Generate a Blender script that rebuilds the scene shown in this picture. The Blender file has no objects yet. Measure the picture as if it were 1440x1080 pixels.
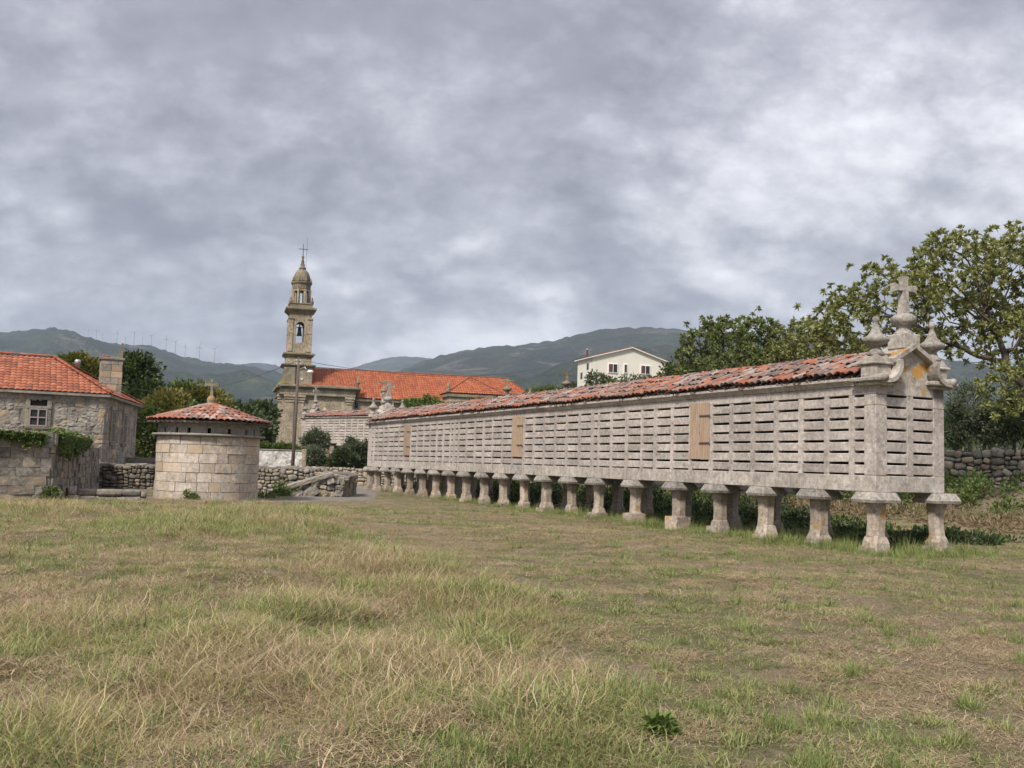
import bpy, math, random
import numpy as np
from math import sin, cos, pi, radians
from mathutils import Vector, Matrix, noise as mn
random.seed(7); R = random.Random(7)
S = bpy.context.scene
COL = S.collection
f = 1360.0; PITCH, ROLL, EYE = 0.0827, 0.0293, 1.55
# ---------------------------------------------------------------- camera
cam = bpy.data.cameras.new('camera'); cam.sensor_width = 36; cam.lens = 34.0
cam.clip_start = 0.1; cam.clip_end = 60000
co = bpy.data.objects.new('camera', cam); COL.objects.link(co); S.camera = co
F = Vector((0, cos(PITCH), sin(PITCH))); U0 = Vector((0, -sin(PITCH), cos(PITCH))); X0 = Vector((1, 0, 0))
Rt = X0 * cos(ROLL) + U0 * sin(ROLL); Up = -X0 * sin(ROLL) + U0 * cos(ROLL)
co.matrix_world = Matrix(((Rt.x, Up.x, -F.x, 0), (Rt.y, Up.y, -F.y, 0), (Rt.z, Up.z, -F.z, EYE), (0, 0, 0, 1)))
# ---------------------------------------------------------------- light
SUN_AZ, SUN_EL = radians(208), radians(47)      # azimuth clockwise from +Y (north): behind the camera, to the left
sd = bpy.data.lights.new('sun', 'SUN'); sd.energy = 1.5; sd.angle = radians(10); sd.color = (1.0, 0.92, 0.82)
so = bpy.data.objects.new('sun', sd); COL.objects.link(so)
sv = Vector((sin(SUN_AZ) * cos(SUN_EL), cos(SUN_AZ) * cos(SUN_EL), sin(SUN_EL)))
so.rotation_euler = sv.to_track_quat('Z', 'Y').to_euler(); so.location = (0, 0, 30)
S.view_settings.view_transform = 'Standard'; S.view_settings.look = 'None'
S.view_settings.exposure = 1.82; S.view_settings.gamma = 1.0; S.view_settings.use_curve_mapping = False
SKYLOC = (3.9078, -6.2116, -4.985)
W_ = bpy.data.worlds.new('World'); S.world = W_; W_.use_nodes = True

class NT:
    """tiny node helper"""
    def __init__(s, tree):
        s.t = tree; s.n = tree.nodes; s.l = tree.links
    def new(s, typ, **kw):
        n = s.n.new(typ)
        for k, v in kw.items():
            if k.startswith('i_'):
                key = k[2:]
                key = int(key) if key.isdigit() else key.replace('_', ' ')
                s.set(n.inputs[key], v)
            else: setattr(n, k, v)
        return n
    def set(s, inp, v):
        if isinstance(v, bpy.types.NodeSocket): s.l.new(v, inp)
        else:
            if inp.type == 'RGBA' and len(v) == 3: v = (*v, 1)
            inp.default_value = v
    def noise(s, vec, scale, detail=4, rough=.55, dist=0, out='Fac', dim='3D'):
        n = s.new('ShaderNodeTexNoise'); n.noise_dimensions = dim
        if vec is not None: s.l.new(vec, n.inputs['Vector'])
        n.inputs['Scale'].default_value = scale; n.inputs['Detail'].default_value = detail
        n.inputs['Roughness'].default_value = rough; n.inputs['Distortion'].default_value = dist
        return n.outputs[out]
    def math(s, op, a, b=0.0, c=0.0, clamp=False):
        n = s.new('ShaderNodeMath', operation=op, use_clamp=clamp)
        for i, v in enumerate((a, b, c)): s.set(n.inputs[i], v)
        return n.outputs[0]
    def mix(s, fac, a, b, typ='MIX'):
        n = s.new('ShaderNodeMix', data_type='RGBA', blend_type=typ)
        s.set(n.inputs[0], fac); s.set(n.inputs[6], a); s.set(n.inputs[7], b)
        return n.outputs[2]
    def ramp(s, fac, stops, interp='LINEAR'):
        n = s.new('ShaderNodeValToRGB'); s.l.new(fac, n.inputs[0]); cr = n.color_ramp; cr.interpolation = interp
        while len(cr.elements) < len(stops): cr.elements.new(.5)
        for e, (p, c) in zip(cr.elements, stops):
            e.position = p; e.color = (*c, 1) if len(c) == 3 else c
        return n.outputs[0]
    def step(s, fac, lo, hi):
        n = s.new('ShaderNodeMapRange', interpolation_type='SMOOTHSTEP'); s.l.new(fac, n.inputs[0])
        n.inputs[1].default_value = lo; n.inputs[2].default_value = hi
        return n.outputs[0]
    def mapping(s, vec, scale=(1, 1, 1), loc=(0, 0, 0), rot=(0, 0, 0)):
        n = s.new('ShaderNodeMapping'); s.l.new(vec, n.inputs[0])
        n.inputs['Scale'].default_value = scale; n.inputs['Location'].default_value = loc; n.inputs['Rotation'].default_value = rot
        return n.outputs[0]

def world_sky():
    T = NT(W_.node_tree); T.n.clear()
    out = T.new('ShaderNodeOutputWorld'); bg = T.new('ShaderNodeBackground')
    bg.inputs['Strength'].default_value = 0.1
    T.l.new(bg.outputs[0], out.inputs[0])
    sky = T.new('ShaderNodeTexSky'); sky.sky_type = 'NISHITA'; sky.sun_disc = False
    sky.sun_elevation = SUN_EL; sky.sun_rotation = SUN_AZ
    tc = T.new('ShaderNodeTexCoord'); d = tc.outputs['Generated']
    sx = T.new('ShaderNodeSeparateXYZ'); T.l.new(d, sx.inputs[0])
    z = T.math('MAXIMUM', sx.outputs[2], 0.0)
    zz = T.math('ADD', z, 0.60)
    u = T.math('DIVIDE', sx.outputs[0], zz); v = T.math('DIVIDE', sx.outputs[1], zz)
    cx = T.new('ShaderNodeCombineXYZ'); T.l.new(u, cx.inputs[0]); T.l.new(v, cx.inputs[1])
    p = T.mapping(cx.outputs[0], scale=(1.75, 2.1, 1), loc=SKYLOC, rot=(0, 0, radians(-10)))
    def cloud(q):
        big = T.noise(q, .95, 2, .45, .1); mid = T.noise(q, 2.6, 10, .56, .0)
        bil = T.math('ABSOLUTE', T.math('SUBTRACT', T.noise(q, 4.6, 8, .62, .0), .5))      # billows with creased edges
        h = T.math('ADD', T.math('MULTIPLY', big, .50), T.math('MULTIPLY', mid, .50))
        return T.math('ADD', h, T.math('MULTIPLY', bil, .34))
    h = cloud(p)
    col = T.ramp(h, [(.42, (.092, .091, .104)), (.475, (.112, .111, .125)), (.525, (.137, .136, .151)), (.565, (.167, .166, .180)), (.60, (.198, .197, .210)), (.66, (.232, .231, .241))])
    # the sides of the billows that face the light are brighter, the undersides darker
    h2 = cloud(T.mapping(p, loc=(.04, -.09, 0)))
    dif = T.math('SUBTRACT', h, h2)
    col = T.mix(1.0, col, T.ramp(T.math('ADD', T.math('MULTIPLY', dif, 3.2), .5), [(.2, (.80, .80, .815)), (.5, (1, 1, 1)), (.85, (1.22, 1.22, 1.21))]), 'MULTIPLY')
    # overcast skies brighten gently and evenly towards the zenith
    zen = T.math('ADD', 0.97, T.math('MULTIPLY', T.math('POWER', z, 1.5), 0.8))
    col = T.mix(1.0, col, zen, 'MULTIPLY')
    col = T.mix(1.0, col, (10.0, 10.0, 10.0), 'MULTIPLY')
    fin = T.mix(0.97, sky.outputs[0], col)
    T.l.new(fin, bg.inputs[0])
world_sky()

# ---------------------------------------------------------------- helpers
def ray(px, py):
    xr, yr = (px - 720) / f, -(py - 540) / f
    c, s = cos(ROLL), sin(ROLL); x = xr * c - yr * s; zu = xr * s + yr * c
    c, s = cos(PITCH), sin(PITCH); y = c - zu * s; z = s + zu * c
    return Vector((x / y, 1.0, z / y))
def at(px, py, Y):
    r = ray(px, py) * Y; r.z += EYE; return r
def sstep(x, a, b):
    t = min(1, max(0, (x - a) / (b - a))); return t * t * (3 - 2 * t)
def fbm(x, y, z=0.0, o=4):
    return mn.fractal(Vector((x, y, z)), 1.0, 2.0, o)
GA = 0.4402; GX, GY = 7.3451, 19.4551; GL, GW = 34.76, 1.93
def g_local(x, y):      # (across, along) of the long granary
    dx, dy = x - GX, y - GY
    return dx * cos(GA) + dy * sin(GA), -dx * sin(GA) + dy * cos(GA)
def terrain(x, y):
    v, u = g_local(x, y)
    z = 1.15 * sstep(v, 16.0, 19.9) * sstep(y, -5, 12) * (1 - .3*sstep(x, 60, 200))
    z = max(z, 1.5 * sstep(y, 63, 80))
    z += 0.05 * fbm(x * .25, y * .25) + 0.02 * fbm(x * 1.1, y * 1.1, 3)
    # rough tussocky swell under the uncut grass
    z += 0.10 * tallmask(x, y) * (0.5 + fbm(x * .6, y * .6, 7)) * sstep(38 - y, 0, 8)
    return z
def tallmask(x, y):
    if y > 34: return 0.0
    xb = [(-4, .9), (5.2, .75), (11, .35), (18, -2.6), (28.7, -5.2), (40, -9)]
    for (a, p), (b, q) in zip(xb, xb[1:]):
        if a <= y <= b: e = p + (q - p) * (y - a) / (b - a); break
    else: e = 1
    e += 0.55 * fbm(y * .45, 1.3, 5) + .5
    m = sstep(e - x, -0.3, 1.3)
    return m * sstep(v_free(x, y), 0, .6)
def v_free(x, y):
    r = 33.4 - y + .3 * fbm(x * .7, 2, 1); return r
def dryness(x, y):
    n = fbm(x * .33, y * .33, 11, 4) * .9 + .5
    return min(1, max(0, n))

def link(o, parent=None, loc=None, rot=None, scl=None):
    COL.objects.link(o)
    if parent is not None: o.parent = parent
    if loc is not None: o.location = loc
    if rot is not None: o.rotation_euler = rot
    if scl is not None: o.scale = scl
    return o
def tag(o, label=None, cat=None, group=None, kind=None):
    if label: o['label'] = label
    if cat: o['category'] = cat
    if group: o['group'] = group
    if kind: o['kind'] = kind
    return o
def empty(name, loc=(0, 0, 0), rz=0.0, label=None, cat=None, group=None):
    o = bpy.data.objects.new(name, None); o.empty_display_size = .3
    link(o, None, loc, (0, 0, rz)); return tag(o, label, cat, group)

class MB:
    def __init__(s): s.v = []; s.f = []; s.sm = []
    def add(s, vs, fs, M=None, smooth=False):
        o = len(s.v)
        s.v += [tuple(M @ Vector(p)) for p in vs] if M is not None else [tuple(p) for p in vs]
        s.f += [tuple(i + o for i in q) for q in fs]; s.sm += [smooth] * len(fs); return s
    def box(s, x0, x1, y0, y1, z0, z1, M=None, ch=0.0):
        if ch <= 0:
            vs = [(x, y, z) for z in (z0, z1) for y in (y0, y1) for x in (x0, x1)]
            fs = [(0, 2, 3, 1), (4, 5, 7, 6), (0, 1, 5, 4), (2, 6, 7, 3), (0, 4, 6, 2), (1, 3, 7, 5)]
            return s.add(vs, fs, M)
        c = min(ch, (x1 - x0) * .45, (y1 - y0) * .45, (z1 - z0) * .45)
        vs = []; idx = {}
        X, Y, Z = (x0, x1), (y0, y1), (z0, z1); sg = (1, -1)
        for i in (0, 1):
            for j in (0, 1):
                for k in (0, 1):
                    for ax in range(3):
                        p = [X[i], Y[j], Z[k]]
                        q = [X[i] + sg[i] * c, Y[j] + sg[j] * c, Z[k] + sg[k] * c]
                        q[ax] = p[ax]; idx[(i, j, k, ax)] = len(vs); vs.append(tuple(q))
        g = lambda i, j, k, a: idx[(i, j, k, a)]
        fs = []
        for a in range(3):
            for e in (0, 1):
                def key(p, q):
                    t = [0, 0, 0]; t[a] = e; b_, c_ = [w for w in range(3) if w != a]; t[b_] = p; t[c_] = q; return g(*t, a)
                fs.append([key(0, 0), key(1, 0), key(1, 1), key(0, 1)])
        for a in range(3):      # edges along axis a
            b_, c_ = [w for w in range(3) if w != a]
            for p in (0, 1):
                for q in (0, 1):
                    def key2(e, face):
                        t = [0, 0, 0]; t[a] = e; t[b_] = p; t[c_] = q; return g(*t, face)
                    fs.append([key2(0, b_), key2(1, b_), key2(1, c_), key2(0, c_)])
        for i in (0, 1):
            for j in (0, 1):
                for k in (0, 1): fs.append([g(i, j, k, 0), g(i, j, k, 1), g(i, j, k, 2)])
        cen = Vector(((x0 + x1) / 2, (y0 + y1) / 2, (z0 + z1) / 2)); out = []
        for q in fs:
            P = [Vector(vs[i]) for i in q]; n = (P[1] - P[0]).cross(P[2] - P[0])
            m = sum(P, Vector()) / len(P) - cen
            out.append(tuple(q) if n.dot(m) > 0 else tuple(reversed(q)))
        return s.add(vs, out, M)
    def lathe(s, prof, n=16, M=None, smooth=True, a0=0.0):
        vs = []; fs = []
        for (r, z) in prof:
            for i in range(n):
                a = a0 + 2 * pi * i / n; vs.append((r * cos(a), r * sin(a), z))
        for j in range(len(prof) - 1):
            for i in range(n):
                k = (i + 1) % n; fs.append((j * n + i, j * n + k, (j + 1) * n + k, (j + 1) * n + i))
        fs.append(tuple(range(n))[::-1]); fs.append(tuple((len(prof) - 1) * n + i for i in range(n)))
        return s.add(vs, fs, M, smooth)
    def rings(s, rs, M=None, smooth=False, caps=True):
        n = len(rs[0]); vs = [p for r in rs for p in r]; fs = []
        for j in range(len(rs) - 1):
            for i in range(n):
                k = (i + 1) % n; fs.append((j * n + i, j * n + k, (j + 1) * n + k, (j + 1) * n + i))
        if caps: fs.append(tuple(range(n))[::-1]); fs.append(tuple((len(rs) - 1) * n + i for i in range(n)))
        return s.add(vs, fs, M, smooth)
    def tube(s, pts, rad, n=6, smooth=True):
        pts = [Vector(p) for p in pts]
        if not hasattr(rad, '__len__'): rad = [rad] * len(pts)
        rs = []; ref = None
        for i, p in enumerate(pts):
            t = (pts[min(i + 1, len(pts) - 1)] - pts[max(i - 1, 0)]).normalized()
            a = ref if ref is not None else (Vector((1, 0, 0)) if abs(t.x) < .8 else Vector((0, 1, 0)))
            a = (a - t * a.dot(t)).normalized(); b = t.cross(a); ref = a
            rs.append([tuple(p + (a * cos(2 * pi * k / n) + b * sin(2 * pi * k / n)) * rad[i]) for k in range(n)])
        return s.rings(rs, smooth=smooth)
    def prism(s, poly, y0, y1, M=None):     # poly in (x,z), extruded along y
        n = len(poly); vs = [(x, y0, z) for x, z in poly] + [(x, y1, z) for x, z in poly]
        fs = [tuple(range(n)), tuple(range(2 * n - 1, n - 1, -1))]
        fs += [(i, i + n, (i + 1) % n + n, (i + 1) % n) for i in range(n)]
        return s.add(vs, fs, M)
    def mesh(s, name, mat=None):
        me = bpy.data.meshes.new(name); me.from_pydata(s.v, [], s.f); me.update()
        me.polygons.foreach_set('use_smooth', s.sm)
        if mat: me.materials.append(mat)
        return me
    def build(s, name, mat, parent=None, loc=None, rot=None, kind=None):
        o = bpy.data.objects.new(name, s.mesh(name, mat)); link(o, parent, loc, rot)
        if kind: o['kind'] = kind
        return o
def inst(name, me, parent, loc, rot=(0, 0, 0), scl=(1, 1, 1)):
    o = bpy.data.objects.new(name, me); return link(o, parent, loc, rot, scl)

def np_mesh(name, V, Fq, mat, attrs=None, smooth=False):
    me = bpy.data.meshes.new(name); V = np.asarray(V, dtype=np.float32); Fq = np.asarray(Fq, dtype=np.int32)
    k = Fq.shape[1]; me.vertices.add(len(V)); me.vertices.foreach_set('co', V.ravel())
    me.loops.add(Fq.size); me.loops.foreach_set('vertex_index', Fq.ravel())
    me.polygons.add(len(Fq)); me.polygons.foreach_set('loop_start', np.arange(0, Fq.size, k, dtype=np.int32))
    me.update(calc_edges=True); me.validate()
    if smooth: me.polygons.foreach_set('use_smooth', [True] * len(me.polygons))
    if attrs:
        for n, (dom, a) in attrs.items():
            at_ = me.attributes.new(n, 'FLOAT', dom); at_.data.foreach_set('value', np.asarray(a, dtype=np.float32))
    if mat: me.materials.append(mat)
    return me

# ---------------------------------------------------------------- materials
MATS = {}
def newmat(name):
    m = bpy.data.materials.new(name); m.use_nodes = True; T = NT(m.node_tree); T.n.clear()
    out = T.new('ShaderNodeOutputMaterial'); b = T.new('ShaderNodeBsdfPrincipled')
    T.l.new(b.outputs[0], out.inputs[0]); b.inputs['Roughness'].default_value = .9
    b.inputs['Specular IOR Level'].default_value = .2
    pos = T.new('ShaderNodeNewGeometry').outputs['Position']
    MATS[name] = m
    return m, T, b, pos
def bump(T, b, h, strength, dist=.02):
    n = T.new('ShaderNodeBump'); n.inputs['Strength'].default_value = strength; n.inputs['Distance'].default_value = dist
    T.l.new(h, n.inputs['Height']); T.l.new(n.outputs[0], b.inputs['Normal'])
def rnd(T):
    return T.new('ShaderNodeObjectInfo').outputs['Random']
def stone(name, c1, c2, tint=.22, lich=(.30, .28, .22), lich_amt=.5, orange=0.0, white=.4, dark=.35, sc=1.0, warm=None, spots=None, drip=0.0):
    m, T, b, pos = newmat(name)
    n1 = T.noise(pos, 1.3 * sc, 6, .6); n2 = T.noise(pos, 9 * sc, 5, .65); n3 = T.noise(pos, 45 * sc, 3, .7)
    fac = T.math('ADD', T.math('MULTIPLY', n1, .5), T.math('MULTIPLY', n2, .5))
    col = T.mix(T.step(fac, .40, .60), c1, c2)
    n4 = T.noise(T.mapping(pos, loc=(7, 7, 7)), 8 * sc, 6, .72, .4)
    col = T.mix(1.0, col, T.ramp(n4, [(.33, (.62, .60, .59)), (.45, (.92, .91, .91)), (.55, (1.05, 1.05, 1.04)), (.68, (1.30, 1.28, 1.26))]), 'MULTIPLY')
    r = rnd(T)
    if warm:
        wr = T.new('ShaderNodeTexWhiteNoise', noise_dimensions='1D'); T.l.new(r, wr.inputs['W'])
        col = T.mix(T.math('MULTIPLY', T.step(wr.outputs['Value'], .62, .95), .75), col, warm)
    if lich_amt: col = T.mix(T.math('MULTIPLY', T.step(T.noise(pos, 3.1 * sc, 7, .7, .6), .52, .66), lich_amt), col, lich)
    if white: col = T.mix(T.math('MULTIPLY', T.step(T.noise(T.mapping(pos, loc=(5, 3, 9)), 6.5 * sc, 6, .7, .4), .57, .66), white), col, (.50, .49, .46))
    if dark: col = T.mix(T.math('MULTIPLY', T.step(T.noise(T.mapping(pos, loc=(15, 3, 1)), 5.0 * sc, 7, .72, .5), .54, .66), dark), col, (.11, .105, .10))
    if drip: 
        st = T.noise(T.mapping(pos, scale=(3.2, 3.2, .35)), 1.5, 5, .7)
        col = T.mix(T.math('MULTIPLY', T.step(st, .52, .68), drip), col, (.15, .145, .14))
    if orange: col = T.mix(T.math('MULTIPLY', T.step(T.noise(T.mapping(pos, loc=(1, 31, 4)), 2.3 * sc, 6, .62, .3), .66 - .12 * orange, .72 - .08 * orange), .85), col, (.36, .20, .055))
    if spots:
        for (cx, cy, cz, rr) in spots:
            d = T.new('ShaderNodeVectorMath', operation='DISTANCE'); q = T.new('ShaderNodeVectorMath', operation='ADD')
            nz = T.new('ShaderNodeTexNoise'); T.l.new(pos, nz.inputs[0]); nz.inputs['Scale'].default_value = 6
            sb = T.new('ShaderNodeVectorMath', operation='SCALE'); T.l.new(nz.outputs['Color'], sb.inputs[0]); sb.inputs['Scale'].default_value = .22
            T.l.new(pos, q.inputs[0]); T.l.new(sb.outputs[0], q.inputs[1]); T.l.new(q.outputs[0], d.inputs[0]); d.inputs[1].default_value = (cx + .11, cy + .11, cz + .11)
            col = T.mix(T.math('MULTIPLY', T.step(d.outputs['Value'], rr, rr * .8), .85), col, (.42, .22, .05))
    br = T.math('ADD', 1 - tint, T.math('MULTIPLY', r, 2 * tint))
    br = T.math('MULTIPLY', br, T.math('ADD', .78, T.math('MULTIPLY', n3, .44)))
    col = T.mix(1.0, col, br, 'MULTIPLY')
    T.l.new(col, b.inputs['Base Color'])
    h = T.math('ADD', T.math('MULTIPLY', n2, .6), T.math('MULTIPLY', n3, .5)); bump(T, b, h, .6, .02 / sc)
    return m

M_gran = stone('granite_grey', (.325, .290, .268), (.47, .428, .395), lich=(.38, .315, .25), lich_amt=.4, white=.6, dark=.38, drip=.16, tint=.15, sc=1.3)
M_grans = stone('granite_sill', (.36, .325, .292), (.49, .45, .412), lich=(.36, .31, .25), lich_amt=.4, white=.35, dark=.4, tint=.10, drip=.4)
M_pil = stone('granite_pillar', (.26, .215, .175), (.42, .365, .31), orange=.7, lich=(.34, .235, .13), lich_amt=.6, white=.4, dark=.3, sc=1.5)
M_cap = stone('granite_capstone', (.20, .186, .168), (.35, .325, .295), white=.55, dark=.65, lich_amt=.35, sc=1.6, tint=.2)
_gm = Matrix.Translation((GX, GY, 0)) @ Matrix.Rotation(GA, 4, 'Z')
_sp = [tuple(_gm @ Vector(p)) + (r,) for p, r in (((1.22, -.02, 3.70), .15), ((1.33, -.02, 3.78), .13), ((1.05, -.02, 3.70), .09), ((1.33, -.02, 3.48), .06), ((1.35, -.02, 3.36), .05), ((.86, -.02, 3.74), .09), ((.66, -.02, 3.52), .12), ((1.34, -.02, 3.27), .05), ((.55, .1, 4.02), .16), ((.70, -.05, 4.08), .12))]
M_gable = stone('granite_gable', (.29, .262, .232), (.44, .405, .365), white=.45, dark=.5, lich_amt=.45, sc=1.2, spots=_sp)
M_dove = stone('dovecote_ashlar', (.38, .33, .28), (.52, .465, .405), tint=.13, warm=(.43, .34, .235), lich=(.46, .335, .20), lich_amt=.6, white=.35, dark=.28)
M_ash = stone('old_ashlar', (.17, .155, .135), (.29, .265, .235), tint=.25, warm=(.33, .25, .17), lich=(.25, .25, .17), lich_amt=.5, white=.3, dark=.5)
M_rub = stone('field_stone', (.16, .148, .13), (.28, .258, .23), tint=.32, warm=(.38, .31, .22), lich=(.26, .26, .17), lich_amt=.5, white=.55, dark=.5)
M_rubd = stone('dark_field_stone', (.07, .063, .054), (.13, .118, .10), tint=.4, warm=(.26, .20, .14), lich_amt=.3, white=.25, dark=.6)
M_house = stone('house_rubble', (.22, .20, .175), (.33, .305, .27), tint=.2, warm=(.42, .31, .20), lich_amt=.4, white=.35, dark=.35)
M_mort = stone('mortar', (.22, .205, .18), (.30, .28, .25), tint=.05, lich_amt=.3, white=.2, dark=.4)
M_mortd = stone('dark_joint', (.055, .05, .042), (.09, .082, .07), tint=.05, lich_amt=.1, white=.05, dark=.4)
M_church = stone('church_granite', (.25, .205, .15), (.42, .355, .265), tint=.10, lich=(.15, .13, .095), lich_amt=.8, orange=.45, white=.35, dark=.8, sc=.6, drip=.5)
M_churchg = stone('church_mossy', (.13, .115, .09), (.27, .235, .175), tint=.10, lich=(.15, .14, .055), lich_amt=.9, orange=.9, white=.3, dark=.85, sc=.6)
M_whitew = stone('old_whitewash', (.42, .41, .39), (.78, .77, .75), tint=.03, lich=(.22, .21, .18), lich_amt=.9, white=.5, dark=.85, sc=.7)

def flat(name, c, rough=.8, var=.15, sc=4.0, metal=0.0, bmp=.1):
    m, T, b, pos = newmat(name)
    n = T.noise(pos, sc, 5, .6); k = T.math('ADD', 1 - var, T.math('MULTIPLY', n, 2 * var))
    T.l.new(T.mix(1.0, c, k, 'MULTIPLY'), b.inputs['Base Color']); b.inputs['Roughness'].default_value = rough
    b.inputs['Metallic'].default_value = metal
    if bmp: bump(T, b, T.noise(pos, sc * 8, 3), bmp, .01)
    return m
M_plaster = flat('white_plaster', (.66, .635, .57), .85, .10, .8)
M_trim = flat('white_trim', (.75, .74, .72), .6, .04)
M_glass = flat('dark_glass', (.035, .035, .04), .12, .1, 1, 0, 0)
M_curtain = flat('red_brown_blind', (.14, .05, .045), .8, .1)
M_metal = flat('grey_metal', (.42, .43, .44), .45, .1, 2, .6)
M_iron = flat('rusty_iron', (.09, .055, .035), .8, .3, 20)
M_bell = flat('bronze_bell', (.06, .06, .05), .5, .2, 3, .7)
M_dark = flat('shade_black', (.02, .019, .018), 1, .1)  # near-black painted in for the shade inside walls, openings and roof
M_cable = flat('black_cable', (.06, .06, .065), .7, .1)
M_turb = flat('turbine_paint', (.20, .21, .24), .5, .02)
M_frame = flat('weathered_frame', (.30, .27, .24), .8, .2, 10)
def wood():
    m, T, b, pos = newmat('pine_boards')
    v = T.mapping(pos, scale=(22, 22, 1.6)); n = T.noise(v, 1.6, 6, .65, .3); n2 = T.noise(pos, 3, 3)
    r = rnd(T)
    col = T.ramp(n, [(.30, (.24, .165, .115)), (.5, (.37, .27, .195)), (.68, (.46, .355, .27))])
    col = T.mix(1.0, col, T.math('ADD', .82, T.math('MULTIPLY', r, .22)), 'MULTIPLY')
    col = T.mix(T.step(T.noise(T.mapping(pos, scale=(6, 6, 2)), 2.2, 4, .6), .60, .7), col, (.22, .14, .08))
    T.l.new(col, b.inputs['Base Color']); bump(T, b, n, .4, .01); b.inputs['Roughness'].default_value = .75
    return m
M_wood = wood()
M_pole = flat('weathered_pole', (.11, .093, .08), .9, .25, 5)

def tilemat(name, hues, attr=False, moss=.35, var=.25):
    """clay tile; each tile takes one hue of the list and its own lichen"""
    m, T, b, pos = newmat(name)
    if attr:
        a = T.new('ShaderNodeAttribute'); a.attribute_name = 'rnd'; r = a.outputs['Fac']
    else: r = rnd(T)
    st = [(i / len(hues), h) for i, h in enumerate(hues)]
    col = T.ramp(r, st, 'CONSTANT')
    n = T.noise(pos, 14, 5, .65); n2 = T.noise(pos, 60, 2, .6)
    col = T.mix(1.0, col, T.math('ADD', 1 - var, T.math('MULTIPLY', n, 2 * var)), 'MULTIPLY')
    if moss:
        col = T.mix(T.math('MULTIPLY', T.step(T.noise(pos, 7, 6, .7, .3), .53, .64), moss), col, (.30, .27, .25))
        col = T.mix(T.math('MULTIPLY', T.step(T.noise(T.mapping(pos, loc=(9, 1, 4)), 11, 5, .7, .3), .58, .66), moss * 1.2), col, (.075, .07, .055))
        col = T.mix(T.math('MULTIPLY', T.step(T.noise(T.mapping(pos, loc=(2, 14, 4)), 5, 5, .7, .3), .62, .70), moss), col, (.42, .42, .40))
    T.l.new(col, b.inputs['Base Color']); bump(T, b, T.math('ADD', n, n2), .35, .01)
    return m
ORG = [(.27, .105, .07), (.31, .125, .08), (.23, .095, .065), (.29, .135, .095), (.20, .105, .08), (.34, .16, .115)]
OLD = [(.19, .125, .11), (.24, .175, .16), (.28, .13, .09), (.155, .12, .11), (.27, .215, .195), (.33, .12, .07), (.21, .16, .15), (.12, .098, .088), (.16, .13, .115), (.32, .265, .24)]
M_tn = tilemat('clay_tile_orange', ORG, moss=.35)
M_to = tilemat('clay_tile_old', OLD, moss=.55)
M_tna = tilemat('clay_tile_orange_mass', ORG, True, .35)
M_toa = tilemat('clay_tile_old_mass', OLD, True, .55)
MIX = [(.29, .11, .075), (.34, .15, .105), (.36, .23, .18), (.26, .12, .09), (.22, .16, .14), (.38, .27, .23), (.31, .12, .07), (.19, .135, .12)]
M_tmix = tilemat('clay_tile_mixed', MIX, moss=.45)
M_roof = tilemat('new_clay_roof', [(.29, .095, .052), (.33, .11, .058), (.25, .082, .045), (.36, .135, .08), (.29, .10, .055), (.21, .08, .052)], True, .16, .2)
M_roofc = tilemat('church_clay_roof', [(.32, .095, .046), (.35, .11, .052), (.29, .088, .042), (.35, .12, .062), (.25, .078, .042)], True, .10, .2)

# ---- ground
def groundmat():
    m, T, b, pos = newmat('meadow_ground')
    a = T.new('ShaderNodeAttribute'); a.attribute_name = 'dry'; dry = a.outputs['Fac']
    a2 = T.new('ShaderNodeAttribute'); a2.attribute_name = 'path'; path = a2.outputs['Fac']
    n1 = T.noise(pos, 1.7, 6, .65, .3); n2 = T.noise(pos, 14, 5, .7); n3 = T.noise(pos, 70, 3, .7)
    straw = T.ramp(n2, [(.3, (.20, .15, .10)), (.5, (.34, .265, .18)), (.7, (.48, .39, .28))])
    green = T.ramp(n2, [(.3, (.13, .125, .06)), (.52, (.21, .205, .095)), (.7, (.30, .285, .15))])
    soil = T.ramp(n3, [(.3, (.19, .135, .105)), (.7, (.42, .32, .26))])
    k = T.math('ADD', T.math('ADD', .25, T.math('MULTIPLY', dry, .5)), T.math('MULTIPLY', T.math('SUBTRACT', n1, .5), 2.2))
    col = T.mix(T.step(k, .25, .70), green, straw)
    col = T.mix(T.math('MULTIPLY', T.step(T.noise(pos, 3.3, 6, .7, .4), .54, .63), .8), col, soil)
    far = T.ramp(T.noise(pos, .02, 5, .6), [(.35, (.04, .055, .025)), (.6, (.09, .10, .045))])
    ln = T.new('ShaderNodeVectorMath', operation='LENGTH'); T.l.new(pos, ln.inputs[0])
    col = T.mix(T.step(ln.outputs['Value'], 75, 130), col, far)
    grav = T.ramp(n3, [(.3, (.26, .225, .19)), (.7, (.42, .385, .34))])
    col = T.mix(T.step(T.math('ADD', path, T.math('MULTIPLY', T.math('SUBTRACT', n2, .5), .5)), .4, .6), col, grav)
    T.l.new(col, b.inputs['Base Color'])
    bump(T, b, T.math('ADD', n2, T.math('MULTIPLY', n3, 1.6)), 1.0, .06)
    return m
M_ground = groundmat()
def pathmask(x, y):
    # gravel track from the dovecote to the far end of the granary, and a clearing there
    def seg(ax, ay, bx, by, w):
        t = max(0, min(1, ((x - ax) * (bx - ax) + (y - ay) * (by - ay)) / ((bx - ax) ** 2 + (by - ay) ** 2)))
        d = math.hypot(x - ax - t * (bx - ax), y - ay - t * (by - ay)); return sstep(w - d, -.5, .5)
    m = max(seg(-12.5, 34.5, -8.6, 33.9, .5), seg(-8.6, 33.9, -6.9, 38, .75), seg(-6.9, 38, -8.3, 50, 1.6), seg(-8.3, 50, -12, 58, 2.6), seg(-8.5, 52.5, 0, 60, 1.8))
    return m
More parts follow.
